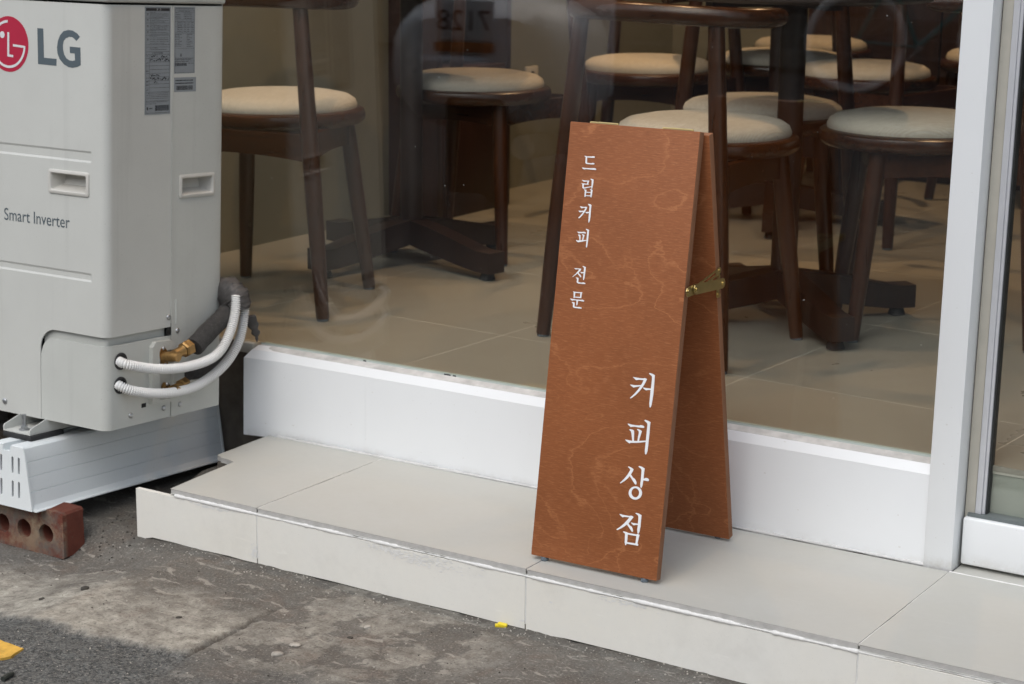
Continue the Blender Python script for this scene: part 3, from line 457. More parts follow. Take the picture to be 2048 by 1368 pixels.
# sill panels: thin sheet folded over the sill, the left one sprung away at its free end
prof = [(.4045, -.006), (.4045, .160), (.4115, .1765), (.4300, .1825)]
for x0, x1, dy in ((-.345, -.0381, 0), (-.0379, 1.1535, .0)):
    b = MB(); xs = np.linspace(x0, x1, 26); front, back = [], []
    for x in xs:
        curl = .018 * max(0, (-.2 - x) / .145) ** 2 if x0 < -.1 else 0.
        row = []
        for y, z in prof: row.append((x, y - curl * (1 - max(0, z - .15) / .05) - .002 * (1 if z < 0 else 0), max(z, .0005 + (0 if x > -.27 else -.006)) if z < 0 else z))
        front.append([b.bm.verts.new(W(p)) for p in row]); back.append([b.bm.verts.new(W((p[0], p[1] + .0009, p[2] - (.0009 if k > 1 else 0)))) for k, p in enumerate(row)])
    if x0 < -.1: front[0][2].co.x += .012; front[0][3].co.x += .02; back[0][2].co.x += .012; back[0][3].co.x += .02
    for G_ in (front, back):
        for a, c in zip(G_, G_[1:]):
            for k in range(3): b.face([a[k], a[k + 1], c[k + 1], c[k]])
    for e_ in (0, -1):
        for k in range(3): b.face([front[e_][k], front[e_][k + 1], back[e_][k + 1], back[e_][k]])
    for k in (0, 3):
        for i in range(len(xs) - 1): b.face([front[i][k], front[i + 1][k], back[i + 1][k], back[i][k]])
    b.done('sill_panel', 'fascia', win, 20)
b = MB(); b.box(W((-1.1, .424, .160)), W((-.348, .452, .183)), bev=.003); b.done('bottom_rail', 'jamb', win)
b = MB(); b.box(W((-1.098, .4325, .184)), W((1.155, .4405, 2.345))); b.done('pane', 'glass', win, 0)
b = MB(); b.poly([[(.4122, .1768), (.4300, .1825), (.4300, .1834), (.4190, .1801), (.4128, .1778)]], lambda a, c: W((-.33, a, c)), lambda a, c: W((1.153, a, c))); b.done('sill_sealant', 'sill', win, 30)
b = MB(); b.box(W((-.33, .4305, .1812)), W((1.155, .4323, .1862))); b.box(W((-.33, .4407, .178)), W((1.155, .446, .1855))); b.done('glass_edge_bead', 'gedge', win, 0)
b = MB()
for x, r in ((.143, .008), (.16, .004), (.735, .006), (.742, .004), (-.06, .004)): b.box(W((x - r, .4300, .1828)), W((x + r, .4322, .1862)), bev=.0008)
o = b.done('sealant_gap', 'gasket', win, 0)
# mullion
lean = Matrix.Shear('XZ', 4, (.0, 0)); b = MB(); b.box(W((1.1535, .3975, -.003)), W((1.2035, .452, 2.40)), bev=.0012)
mu = b.done('mullion', 'frame', win, 25)
for v in mu.data.vertices: v.co.x += (.009 * (v.co.z + inv.z) - .002)
b = MB(); b.box(W((1.2040, .4415, .004)), W((1.2215, .470, 2.345)), bev=.001); jb = b.done('jamb', 'jamb', win)
for v in jb.data.vertices: v.co.x += .009 * (v.co.z + inv.z) - .001
b = MB(); b.box(W((-1.1, .425, 2.342)), W((1.16, .452, 2.40))); b.done('top_rail', 'frame', win, 0)

# ================================================================ door
door = thing('glass_door', 'white framed glass shop door at the right edge, with a deep white bottom rail', 'door', (1.7, .44, .005))
iv = Vector(door.location); D_ = lambda p: Vector(p) - iv
b = MB(); b.box(D_((1.2065, .4255, .006)), D_((2.16, .466, .0895)), bev=.004, seg=3); b.done('bottom_rail', 'frame', door)
b = MB(); b.box(D_((1.211, .4345, .0897)), D_((2.158, .466, .0955))); b.done('glazing_gasket', plain('grey_seal', (.13, .15, .15), .6), door, 0)
b = MB(); b.box(D_((1.2225, .4385, .0957)), D_((1.2330, .466, 2.33)), bev=.001); b.box(D_((1.2332, .441, .0957)), D_((1.2385, .466, 2.33)), bev=.001)
st = b.done('stile', 'stile', door)
for v in st.data.vertices: v.co.x += .0085 * (v.co.z + iv.z - .1)
b = MB(); b.box(D_((1.2387, .4445, .0957)), D_((1.2415, .464, 2.33))); gk = b.done('gasket', 'gasket', door, 0)
for v in gk.data.vertices: v.co.x += .0085 * (v.co.z + iv.z - .1)
b = MB(); b.box(D_((1.236, .450, .09)), D_((2.13, .457, 2.33))); b.done('pane', 'glass', door, 0)
b = MB(); b.box(D_((2.13, .4385, .0957)), D_((2.158, .466, 2.33))); b.done('stile', 'stile', door, 0)
b = MB(); b.box(D_((1.21, .4385, 2.331)), D_((2.158, .466, 2.344))); b.done('top_rail', 'frame', door, 0)
b = MB(); b.box(D_((2.09, .40, .75)), D_((2.11, .42, 1.3)), bev=.004); b.box(D_((2.09, .42, .8)), D_((2.11, .452, .82))); b.box(D_((2.09, .42, 1.23)), D_((2.11, .452, 1.25))); b.done('handle', 'steel', door)

# ================================================================ SIGN BOARD
e_ = Vector((math.cos(.0182), math.sin(.0182), 0)); nb = Vector((-math.sin(.0182), math.cos(.0182), 0)); BT = .1492; BW, BL, TH = .2418, .7414, .016
board = thing('sandwich_board', 'stained plywood folding sign board with white lettering, standing on the tiled step', 'sign', (.5788 + .1209, .19, 0), (0, 0, .0182))
def panel_matrix(origin, tilt, flip=False):
    up = Vector((0, 0, 1)) * math.cos(tilt) + nb * math.sin(tilt); bk = e_.cross(up); bk = -bk if bk.dot(nb) < 0 else bk
    return Matrix(((e_.x, bk.x, up.x, origin.x), (e_.y, bk.y, up.y, origin.y), (e_.z, bk.z, up.z, origin.z), (0, 0, 0, 1)))
def world_child(o, mw, root):
    o.parent = root; bpy.context.view_layer.update(); o.matrix_parent_inverse = Matrix(); o.matrix_local = root.matrix_world.inverted() @ mw
bpy.context.view_layer.update()
PF = panel_matrix(Vector((.5788, .0479, .008)), BT)
def board_panel(name, mw):
    b = MB(); b.box((0, 0, 0), (BW, TH, BL), bev=.0015, seg=2); b.bm.normal_update()
    for f in b.bm.faces: f.material_index = 1 if abs(f.normal.y) < .6 else 0
    o = b.done(name, ['wood', 'ply'], None, 30); world_child(o, mw, board); return o
def front_part(name, mb, m, mw=None, smooth=35):
    o = mb.done(name, m, None, smooth); world_child(o, mw or PF, board); return o
fp = board_panel('front_panel', PF)
topf = PF @ Vector((0, TH, BL)); bt = math.atan((.3145 - (topf.y + .003)) / .733)
PBk = panel_matrix(Vector((.5788, .3145, .005)), -bt); PBk.translation = Vector((.5806, .3145, .005)); bp = board_panel('back_panel', PBk)
for nm, pl in DATA['GLYPH'].items():
    if nm == 'big_ring': continue
    b = MB()
    for k, p in enumerate(pl):
        q = [tuple(c) for c in p]; 
        if (q[0][0] - q[-1][0]) ** 2 + (q[0][1] - q[-1][1]) ** 2 < 1e-9: q = q[:-1]
        b.poly([q], lambda a, c, k=k: Vector((a, -.0004 - k * .00006, c)), lambda a, c: Vector((a, -.00008, c)), False)
    if nm == 'big_3':
        b.poly([[tuple(c) for c in l] for l in DATA['GLYPH']['big_ring']], lambda a, c: Vector((a, -.0008, c)), lambda a, c: Vector((a, -.00008, c)), False)
    o = b.done('letter', 'letter', None, 0); world_child(o, PF, board)
BD = DATA['BOARD']
for u0, u1 in BD['hinges']:
    b = MB(); zt = BL + .0010; yb = TH * .55
    b.tube([(u0, yb, zt), ((u0 * .72 + u1 * .28), yb, zt)], .0022, 10); b.tube([(u0 * .71 + u1 * .29, yb, zt), (u1, yb, zt)], .0025, 10)
    b.tube([(u0 - .0015, yb, zt), (u1 + .0015, yb, zt)], .0018, 8)
    front_part('hinge', b, 'brass')
for u in (.0235, .2165):
    b = MB(); b.lathe([(.0052, -.0078), (.0068, -.006), (.0068, -.0015), (.006, .0)], 14, (u, TH * .5, 0)); front_part('foot_bumper', b, 'plastic')
    b = MB(); b.lathe([(.0052, -.0045), (.0066, -.003), (.006, .0)], 14, (u, TH * .5, 0)); front_part('foot_bumper', b, 'plastic', PBk)
# folding stay on the right-hand edges
BE = {k: Vector(v) for k, v in BD.items() if k != 'hinges'}
def strap(mb, p, q, w, t, off, rnd=5):
    p, q = p + e_ * off, q + e_ * off; d = (q - p).normalized(); s = d.cross(e_).normalized(); L = []
    for c, sg in ((q, 1), (p, -1)):
        for k in range(rnd + 1):
            a = -math.pi / 2 + math.pi * k / rnd; L.append(c + d * sg * math.cos(a) * w / 2 + s * sg * math.sin(a) * w / 2)
    A = [mb.bm.verts.new(x) for x in L]; B = [mb.bm.verts.new(x + e_ * t) for x in L]; mb.face(A); mb.face(B[::-1])
    for i in range(len(L)): mb.face([A[i], A[(i + 1) % len(L)], B[(i + 1) % len(L)], B[i]])
def stay_part(name, mb):
    o = mb.done(name, 'brass', None, 30); world_child(o, Matrix(), board); return o
ctrl = thing('x', '', ''); bpy.data.objects.remove(ctrl)
b = MB(); strap(b, BE['front'] + Vector((0, .001, -.001)), BE['piv0'] + Vector((0, .004, 0)), .017, .0012, .0015)
b.tube([BE['front'] + e_ * .001, BE['front'] + e_ * .0045], .0042, 10); stay_part('stay_bracket', b)
b = MB(); strap(b, BE['piv0'], BE['piv1'], .0175, .0014, .0042)
for P_ in (BE['piv0'], BE['piv1']): b.tube([P_ + e_ * .005, P_ + e_ * .0075], .0032, 10)
stay_part('stay_arm', b)
b = MB(); sdir = (BE['top'] - BE['piv0']).normalized(); sn = sdir.cross(e_).normalized()
strap(b, BE['piv0'] + sn * .004, BE['top'] + sn * .004, .0038, .001, .0028); strap(b, BE['piv0'] - sn * .004, BE['top'] - sn * .004, .0038, .001, .0028)
strap(b, BE['top'] - sdir * .008, BE['top'], .0118, .0011, .0026); stay_part('stay_slide', b)
b = MB(); strap(b, BE['back_lo'] + Vector((0, -.001, -.012)), BE['top'] + Vector((0, .001, .0)), .010, .001, .0006)
for P_ in (BE['top'], BE['mid'], BE['back_lo'] + Vector((0, -.001, -.012))): b.tube([P_ + e_ * .001, P_ + e_ * .0046], .0037, 10)
stay_part('stay_plate', b)

# ================================================================ OUTDOOR UNIT
A = DATA['AC']; AW, ADp, AH = .90, .33, .814
AM = Matrix.Translation((-.3374, -.0263, .0954)) @ Euler((-.0518, -.0015, .0008), 'XYZ').to_matrix().to_4x4()
ac = thing('outdoor_unit', 'ivory air conditioner outdoor unit with a red round logo, left of the shop window', 'air conditioner')
ac.matrix_world = AM
RC = .018
def onshell(s, z, o=0.):
    """s: 0 at the front right corner line, negative along the front, positive along the side; o outward"""
    q = RC * math.pi / 4
    if s <= -q: return Vector((-(RC) + (s + q), -o, z))
    if s >= q: return Vector((o, RC + (s - q), z))
    a = (s + q) / (2 * q) * math.pi / 2; return Vector((-RC + (RC + o) * math.sin(a), RC - (RC + o) * math.cos(a), z))
def sF(x): return min(-RC * math.pi / 4, x + RC - RC * math.pi / 4)      # front local x -> s
def sS(y): return y - RC + RC * math.pi / 4                              # side local y -> s
def shellpart(name, mat, ss, zs, zlo=None, zhi=None, off=lambda s, z: 0., hole=None, thick=.0025, base=0.):
    b = MB(); ss = sorted(set(round(x, 5) for x in ss)); zs = sorted(set(round(x, 5) for x in zs)); n = len(zs)
    sm_ = 40 if off is None else (9 if name == 'front_panel' else 40); lo = zlo or (lambda s: zs[0]); hi = zhi or (lambda s: zs[-1])
    def zz(s, j):
        t0, t1 = lo(s), hi(s)
        return t0 + (zs[j] - zs[0]) if False else (t0 if j == 0 else t1 if j == n - 1 else min(max(zs[j], t0 + j * 1e-4), t1 - (n - j) * 1e-4))
    V = [[b.bm.verts.new(onshell(s, zz(s, j), base + off(s, zs[j]))) for j in range(n)] for s in ss]
    U = [[b.bm.verts.new(onshell(s, zz(s, j), base - thick + min(0, off(s, zs[j])))) for j in range(n)] for s in ss]
    def ins(i, j):
        if not hole: return False
        sc, zc = (ss[i] + ss[i + 1]) / 2, (zs[j] + zs[j + 1]) / 2; return hole[0] < sc < hole[1] and hole[2] < zc < hole[3]
    cells = {(i, j) for i in range(len(ss) - 1) for j in range(n - 1) if not ins(i, j)}
    for i, j in cells:
        b.face([V[i][j], V[i + 1][j], V[i + 1][j + 1], V[i][j + 1]]); b.face([U[i][j], U[i][j + 1], U[i + 1][j + 1], U[i + 1][j]])
        for di, dj, p, q in ((-1, 0, (i, j), (i, j + 1)), (1, 0, (i + 1, j), (i + 1, j + 1)), (0, -1, (i, j), (i + 1, j)), (0, 1, (i, j + 1), (i + 1, j + 1))):
            if (i + di, j + dj) not in cells: b.face([V[p[0]][p[1]], V[q[0]][q[1]], U[q[0]][q[1]], U[p[0]][p[1]]])
    return b.done(name, mat, ac, sm_)
q = RC * math.pi / 4
corner = [-q + 2 * q * k / 16 for k in range(17)]
cx0, ctop, cr_ = -.1745, .1828, .040            # valve cover: left edge, groove top, corner radius
def zlo_front(s):
    x0 = sF(cx0)
    if s <= x0: return 0.
    d = s - x0
    if d < cr_: return ctop - cr_ + math.sqrt(max(0, cr_ ** 2 - (cr_ - d) ** 2))
    return ctop
arc = [sF(cx0) + cr_ * (1 - math.cos(k / 10 * math.pi / 2)) for k in range(11)] + [sF(cx0) + 1e-4]
hx0, hx1, hz0, hz1 = sF(-.1465), sF(-.0452), .4512, .4930
def emboss(s, z):
    if s > sF(-.0385) or s < sF(-.72): return 0.
    for a, c in ((.5140, .5362), (.2868, .3040)):
        if a + .003 < z < c - .003: return -.0019
    return 0.
rows = [0, .19, .2868, .2908, .3000, .3040, .36, hz0, hz1, .5140, .5180, .5322, .5362, .6, .7, AH - .004]
fcols = [sF(-AW + .0), sF(-.722), sF(-.718)] + [sF(-.6 + .06 * k) for k in range(7)] + arc + [hx0, hx1, sF(-.0405), sF(-.0375), sF(-.02)] + corner + [q + .005, .06, .12, sS(.1796)]
shellpart('front_panel', 'ac', fcols, rows, zlo_front, None, emboss, (hx0, hx1, hz0, hz1))
sy0, sy1, sz0, sz1 = sS(.2035), sS(.3025), .4385, .4800
side = shellpart('side_panel', 'acside', [sS(.1820), sy0, sy1, sS(.322), sS(.327), sS(.33)], [0, .1, .19, sz0, sz1, .6, AH - .004], None, None, lambda s, z: -.004 if s > sS(.3285) else (-.0012 if s > sS(.3265) else 0.), (sy0, sy1, sz0, sz1), base=.0006)
def zhi_cov(s):
    x0 = sF(cx0) + .003; d = s - x0; t = .1655; r_ = .034
    return t - r_ + math.sqrt(max(0, r_ ** 2 - (r_ - d) ** 2)) if d < r_ else t
ccols = [sF(cx0) + .0012 + .034 * (1 - math.cos(k / 8 * math.pi / 2)) for k in range(9)] + [sF(-.12), sF(-.06)] + corner + [.05, .1, .15, sS(.1800)]
shellpart('valve_cover', 'acside', ccols, [0.0005, .03, .1, .1655], None, zhi_cov)
# recessed shoulder between front panel and cover, and the dark core behind all joints
shellpart('cover_shoulder', 'acside', [sF(-.172), sF(-.10)] + corner + [.06, .12, sS(.1705)], [.13, .16, .1895], None, None, lambda s, z: -.0085 if z > .14 else -.010, thick=.002)
b = MB(); b.box((-AW + .01, .046, .012), (-.046, ADp - .008, AH - .01)); b.box((-AW + .01, .016, .012), (-.020, .2, .425)); b.box((-AW + .01, .016, .51), (-.020, .2, AH - .01)); b.done('inner_casing', 'acdark', ac, 0)
b = MB(); b.box((-AW, .02, .0), (-AW + .004, ADp, AH)); b.box((-AW, ADp - .004, 0), (-.002, ADp - .001, AH)); b.done('back_panel', 'acside', ac, 0)
b = MB(); b.box((-AW - .004, -.004, AH), (.0045, ADp + .003, AH + .032), bev=.006, seg=3); b.done('top_cover', 'ac', ac)
# raised seam strip and embossed groove on the side
b = MB(); b.box((-.001, .1800, .19), (.0012, .1818, AH - .005)); b.done('seam_flange', 'acside', ac, 0)
b = MB(); b.tube([(.0004, .1945, .186), (.0004, .1945, .236)], .0022, 8, sx=1., sy=1.); b.done('embossed_rib', 'acside', ac)
b = MB(); b.box((-.004, .1695, .1665), (.0009, .1798, .1815)); b.done('slot', 'acdark', ac, 0)
def handle(front):
    b = MB()
    if front: f = lambda a, c, d: Vector((a, -d, c)); x0, x1, z0, z1 = -.1465, -.0452, .4512, .4930
    else: f = lambda a, c, d: Vector((d + .0006, a, c)); x0, x1, z0, z1 = .2035, .3025, .4385, .4800
    def rr(o, r): # rounded rectangle outline
        L = []
        for cx_, cz_, a0 in ((x1 - r + o, z1 - r + o, 0), (x0 + r - o, z1 - r + o, 90), (x0 + r - o, z0 + r - o, 180), (x1 - r + o, z0 + r - o, 270)):
            for k in range(5): t = R(a0 + k * 22.5); L.append((cx_ + r * math.cos(t), cz_ + r * math.sin(t)))
        return L
    rings = [(.0022, .005, 0.), (.0022, .005, .0022), (.0002, .0045, .0034), (-.0035, .004, .0034), (-.0052, .0035, .0018), (-.0058, .003, -.002)]
    Vs = [[b.bm.verts.new(f(a, c, d)) for a, c in rr(o, r)] for o, r, d in rings]
    # pocket: ceiling goes straight in, floor ramps up to the back
    back = []
    for a, c in rr(-.0066, .0025):
        t = (c - (z0 + .0066)) / (z1 - z0 - .0132); cen = (x0 + x1) / 2
        back.append(b.bm.verts.new(f(cen + (a - cen) * .86, z0 + .014 + t * (z1 - z0 - .021), -.030 if t > .5 else -.026)))
    Vs.append(back); n = len(back)
    for p, r_ in zip(Vs, Vs[1:]):
        for k in range(n): b.face([p[k], p[(k + 1) % n], r_[(k + 1) % n], r_[k]])
    b.face(back); return b.done('handle', 'acpocket', ac, 40)
handle(True); handle(False)
# logo and lettering
def print_on_front(name, loops, mat, o):
    b = MB(); b.poly(loops, lambda a, c: Vector((a, -o, c)), lambda a, c: Vector((a, -.0001, c)), False); return b.done(name, mat, ac, 0)
LC = (-.2537, .7256); circ = lambda r, n=48, a0=0, a1=360: [(LC[0] + r * math.cos(R(a0 + (a1 - a0) * k / n)), LC[1] + r * math.sin(R(a0 + (a1 - a0) * k / n))) for k in range(n + (0 if a1 - a0 == 360 else 1))]
disc = print_on_front('logo', [circ(.0530)], 'red', .0004)
b = MB(); fz = lambda o: (lambda a, c: Vector((a, -o, c)))
b.poly([[tuple(x) for x in A['l']]], fz(.0007)); b.poly([[tuple(x) for x in A['g']]], fz(.0008))
b.poly([circ(.0456, 40, -2, -268) + circ(.0408, 40, -2, -268)[::-1]], fz(.0009))
b.poly([[(A['dot'][0] + .0066 * math.cos(t), A['dot'][1] + .0066 * math.sin(t)) for t in [k * math.pi / 10 for k in range(20)]]], fz(.0007))
o = b.done('logo_face', 'acwhite', disc, 0)
print_on_front('letter', [[tuple(x) for x in A['L']]], 'acgrey', .0004)
print_on_front('letter', [[tuple(x) for x in A['G']]], 'acgrey', .0004)
FRONT = Matrix(((1, 0, 0, 0), (0, 0, -1, 0), (0, 1, 0, 0), (0, 0, 0, 1)))
tm = text_mesh('lettering', 'Smart Inverter', .0338, 'acgrey', ac, Matrix.Translation((-.1830, -.0005, .3953)) @ FRONT, .885)
# stickers on the side: silver film with flat print
def sticker(name, y0, y1, z0, z1, kind):
    b = MB(); b.box((.0002, y0, z0), (.0007, y1, z1)); s_ = b.done(name, 'sticker', ac, 0)
    p = MB(); rnd = random.Random(kind); Wd = y1 - y0; Hh = z1 - z0
    def r_(a0, c0, a1, c1): p.poly([[(y0 + a0 * Wd, z1 - c0 * Hh), (y0 + a1 * Wd, z1 - c0 * Hh), (y0 + a1 * Wd, z1 - c1 * Hh), (y0 + a0 * Wd, z1 - c1 * Hh)]], lambda a, c: Vector((.0009, a, c)))
    def words(a0, a1, c, h=.0062):
        a = a0
        while a < a1 - .01:
            wd = rnd.uniform(.02, .075); e = min(a + wd, a1)
            for k in range(max(1, int((e - a) / .013))): x = a + k * .013; r_(x, c + rnd.uniform(0, .0012), x + .0095, c + h - rnd.uniform(0, .0012))
            a = e + .014
    hl = lambda c, a0=.04, a1=.96: r_(a0, c, a1, c + .0022); vl = lambda a, c0, c1: r_(a, c0, a + .006, c1)
    hl(.012); hl(.985); vl(.035, .012, .985); vl(.955, .012, .985)
    def scrawl(a0, a1, c, h):
        pts = []; n = int((a1 - a0) / .022)
        for k in range(n): pts.append((a0 + (a1 - a0) * k / n, c + rnd.uniform(0, h)))
        for (a, c_), (e, d) in zip(pts, pts[1:]):
            if rnd.random() < .2: continue
            P_ = Vector((a * Wd, c_ * Hh)); Q_ = Vector((e * Wd, d * Hh)); dd = (Q_ - P_); nn = Vector((-dd.y, dd.x)).normalized() * .0007
            p.poly([[(y0 + v.x, z1 - v.y) for v in (P_ + nn, Q_ + nn, Q_ - nn, P_ - nn)]], lambda a_, c__: Vector((.00105, a_, c__)))
    if kind == 1:
        r_(.04, .015, .96, .040)
        for c0, c1, nl in ((.045, .105, 5), (.108, .15, 3), (.153, .215, 5), (.217, .262, 3), (.265, .35, 5)):
            hl(c1); words(.19, .40 + rnd.uniform(0, .2), c0 + .004)
            for k in range(1, nl): words(.19, .93 - (rnd.uniform(0, .3) if k == nl - 1 else 0), c0 + .004 + k * (c1 - c0 - .003) / nl)
            cz = (c0 + c1) / 2
            for s in range(3): r_(.075 + s * .012, cz - .012 + s * .007, .135 - s * .006, cz - .008 + s * .007)
        hl(.372); hl(.415); words(.19, .5, .379); words(.19, .85, .392); hl(.44)
        words(.28, .70, .422, .012); vl(.165, .44, .83)
        for c in (.475, .51, .545, .58, .615, .65, .685, .715, .75, .79): hl(c, .04 if c in (.475, .545, .615, .685, .715, .75, .79) else .17)
        for c in (.45, .515, .59, .655, .69, .722, .765): words(.06, .15, c, .009)
        scrawl(.2, .5, .446, .024); scrawl(.62, .98, .446, .024); scrawl(.2, .97, .478, .03); scrawl(.22, .58, .622, .026); scrawl(.2, .98, .655, .026); scrawl(.35, .5, .69, .02)
        for k in range(4): words(.07, .93, .80 + k * .016)
        hl(.872); words(.06, .9, .88); words(.06, .45, .897)
        a = .40
        while a < .93: wd = rnd.choice((.006, .009, .014)); r_(a, .915, a + wd, .968); a += wd + rnd.choice((.006, .01))
        for t in range(8): r_(.07 + .006 * min(t, 7 - t) * -1 + .02, .928 + t * .004, .11 + .006 * min(t, 7 - t), .932 + t * .004)
        words(.16, .30, .936, .014)
    else:
        words(.08, .92, .02, .012); hl(.048); words(.2, .75, .058, .011); hl(.075)
        for k in range(4): words(.06, .06 + rnd.uniform(.15, .3), .082 + k * .026, .011); words(.45, .85, .084 + k * .027, .012)
        for c in (.19, .215, .30, .38, .40): hl(c)
        for a in (.13, .40, .60, .80): vl(a, .19, .385)
        for k in range(6): words(.16, .38, .222 + k * .027, .012); [words(x, x + .1, .224 + k * .027, .012) for x in (.46, .64, .83)]
        for k in range(8): words(.05, .05 + rnd.uniform(.2, .34), .405 + k * .026, .010); words(.6, .6 + rnd.uniform(.1, .3), .405 + k * .026, .010)
        hl(.62); words(.28, .38, .70, .012); words(.29, .37, .715, .012); words(.28, .38, .73, .014); hl(.765)
        words(.06, .92, .775, .011); words(.06, .85, .79, .011); hl(.815); words(.05, .7, .82, .009)
        a = .04
        while a < .60: wd = rnd.choice((.008, .012, .02)); r_(a, .842, a + wd, .885); a += wd + rnd.choice((.008, .014))
        words(.66, .95, .842, .010)
    pr = p.done('print', 'ink', s_, 0); return s_
lb = sticker('warning_sticker', .1035, .1745, .6035, .8075, 1)
text_mesh('heading', '경   고', .0048, 'acwhite', lb, Matrix.Translation((.0011, .141, .8019)) @ Matrix(((0, 0, 1, 0), (1, 0, 0, 0), (0, 1, 0, 0), (0, 0, 0, 1))))
sticker('rating_sticker', .1850, .2445, .6800, .8075, 2)
b = MB(); b.box((.0002, .1852, .6445), (.0008, .2485, .6725)); s3 = b.done('serial_sticker', 'sticker', ac, 0)
p = MB(); a = .192; rnd = random.Random(3)
while a < .238: wd = rnd.choice((.0005, .0008, .0013)); p.box((.0009, a, .6480), (.00095, a + wd, .6565)); a += wd + rnd.choice((.0005, .0009))
for zz_ in (.6600, .6655):
    a = .189
    while a < .238: wd = rnd.uniform(.001, .003); p.box((.0009, a, zz_), (.00095, a + wd, zz_ + .0022)); a += wd + .0008
p.done('print', 'ink', s3, 0)
# screws with pan heads
def screw(parent, pos, nrm, r=.0042, name='screw'):
    b = MB(); nv = Vector(nrm); p0 = Vector(pos)
    b.tube([p0 - nv * .001, p0 + nv * .0012, p0 + nv * .0022, p0 + nv * .0030], [r * 1.35, r * 1.3, r * .95, r * .55], 12)
    return b.done(name, 'screw', parent, 50)
for y_, z_ in ((.1733, .2030), (.1990, .1727), (.0667, .0219), (.1605, .0212), (.2074, .0216)): screw(ac, (.0006, y_, z_), (1, 0, 0), .0042)
screw(ac, (-.2743, -.0004, .021), (0, -1, 0), .0046)
b = MB(); b.box((.0002, .097, .0318), (.0006, .1095, .0402)); b.done('slot', 'acdark', ac, 0)
for y_, z_ in ((.0385, .1338), (.0372, .0868)):
    b = MB(); L = [(.0166, 0), (.0166, .0022), (.0148, .0036), (.0118, .0036), (.0112, -.004), (.0, -.004)]
    bb = MB(); bb.lathe([(max(r_, .0002), h_) for r_, h_ in L], 24)
    for v in bb.bm.verts: v.co = Vector((v.co.z + .0004, y_ + v.co.x, z_ + v.co.y))
    b.bm.free(); bb.done('grommet', 'rubber', ac, 40)
# moulded boss around the service valves
b = MB(); b.poly([[(.118, .036), (.1800, .034), (.1800, .150), (.172, .158), (.128, .160), (.118, .150)], [(.139, .030 + .012), (.139, .135), (.146, .140), (.179, .139), (.179, .042)]], lambda a, c: Vector((.010, a, c)), lambda a, c: Vector((.0, a, c)))
bmesh.ops.bevel(b.bm, geom=[e for e in b.bm.edges if all(v.co.x > .009 for v in e.verts) and e.is_manifold and len(e.link_faces) == 2 and e.calc_face_angle(0) > .8], offset=.003, segments=2, affect='EDGES')
b.done('valve_boss', 'acside', ac, 40)
def valve(key, parent, big):
    P_ = [Vector(x) for x in A[key]]; k = 1. if big else .8
    b = MB(); fl = P_[0]; b.tube([fl + Vector((.0, 0, 0)), fl + Vector((.0085, 0, 0))], [.0155 * k, .0145 * k], 16, sx=1.35, sy=.85, up=(0, -.35, 1))
    d = (P_[-1] - P_[1]).normalized()
    b.tube([fl, fl + Vector((.012, 0, 0)), P_[1] + Vector((.006, .0, 0)), P_[1] + Vector((.016, 0, -.001))], [.0115 * k, .0105 * k, .0105 * k, .009 * k], 16)
    b.tube([P_[1] - d * .004, P_[2], P_[2] + d * .004], [.0105 * k, .010 * k, .0125 * k], 16)
    v = b.done('service_valve', 'bronze', parent, 40)
    b = MB(); m_ = P_[2] + d * .007; b.tube([m_, m_ + d * .003, m_ + d * .019, m_ + d * .022], [.0135 * k, .0165 * k, .0165 * k, .0120 * k], 6); b.done('flare_nut', 'bronze', v, 20)
    for s in ((0, -.002, .0165 * k), (0, .003, -.0165 * k)): screw(v, fl + Vector((.008, s[1], s[2])), (1, 0, 0), .0030)
    return v
valve('valve', ac, True); valve('valve2', ac, False)
# mounting foot: folded channel with bolt and rubber pad
b = MB(); fx0, fx1, fy, fz_ = -.232, -.158, -.046, -.024
pr = [(fy, fz_ + .020), (fy, fz_ + .002), (fy + .002, fz_)]
b.box((fx0, fy + .001, fz_), (fx1, .30, fz_ + .0025)); 
for xx in (fx0, fx1 - .0022):
    b.poly([[(fy + .001, fz_ + .002), (.30, fz_ + .002), (.30, fz_ + .026), (-.002, fz_ + .026), (fy + .004, fz_ + .013), (fy + .001, fz_ + .010)]], lambda a, c, xx=xx: Vector((xx, a, c)), lambda a, c, xx=xx: Vector((xx + .0022, a, c)))
foot = b.done('mounting_foot', 'ac', ac, 20)
b = MB(); bx, by = -.196, -.024
b.tube([(bx, by, fz_ - .01), (bx, by, fz_ + .034)], .0042, 14); b.done('bolt', 'screw', foot)
b = MB(); b.tube([(bx, by, fz_ + .0028), (bx, by, fz_ + .0042)], .0105, 18); b.tube([(bx, by, fz_ + .0044), (bx, by, fz_ + .011)], .0078, 6, up=(1, .3, 0)); b.done('nut', 'screw', foot, 30)
b = MB(); b.box((fx0 + .003, fy - .003, fz_ - .0105), (fx1 + .006, .04, fz_ - .0005), bev=.002); b.done('rubber_pad', 'rubber', foot)

# ---------------------------------------------------------------- stand under the unit
std = thing('unit_stand', 'grey plastic stand rail with slotted end cap under the outdoor unit', 'stand'); std.matrix_world = AM @ Matrix.Translation((-.1725, 0, -.0345))
HT = .1230
def sprof():
    right = [(.016, 0), (.038, 0), (.0425, -.0035), (.0445, -.010)]
    def xw(z): return .0435 + (.0645 - .0435) * ((-z) / HT) ** 1.15
    for zg in (.030, .058, .087): right += [(xw(-zg + .001), -zg + .001), (xw(-zg) - .0016, -zg + .0004), (xw(-zg) - .0016, -zg - .0004), (xw(-zg - .001) + .0002, -zg - .001)]
    right += [(xw(-.112), -.112), (xw(-HT) + .004, -.1205), (xw(-HT) + .011, -.1222), (xw(-HT) + .011, -HT - .001)]
    notch = [(.0095, 0), (.0095, -.004), (.0095, -.012)]
    return right, notch
rt, nch = sprof(); full = rt + [(-x, z) for x, z in rt[::-1]] + [(-.0095, 0), (-.0095, -.014), (.0095, -.014), (.0095, 0)]
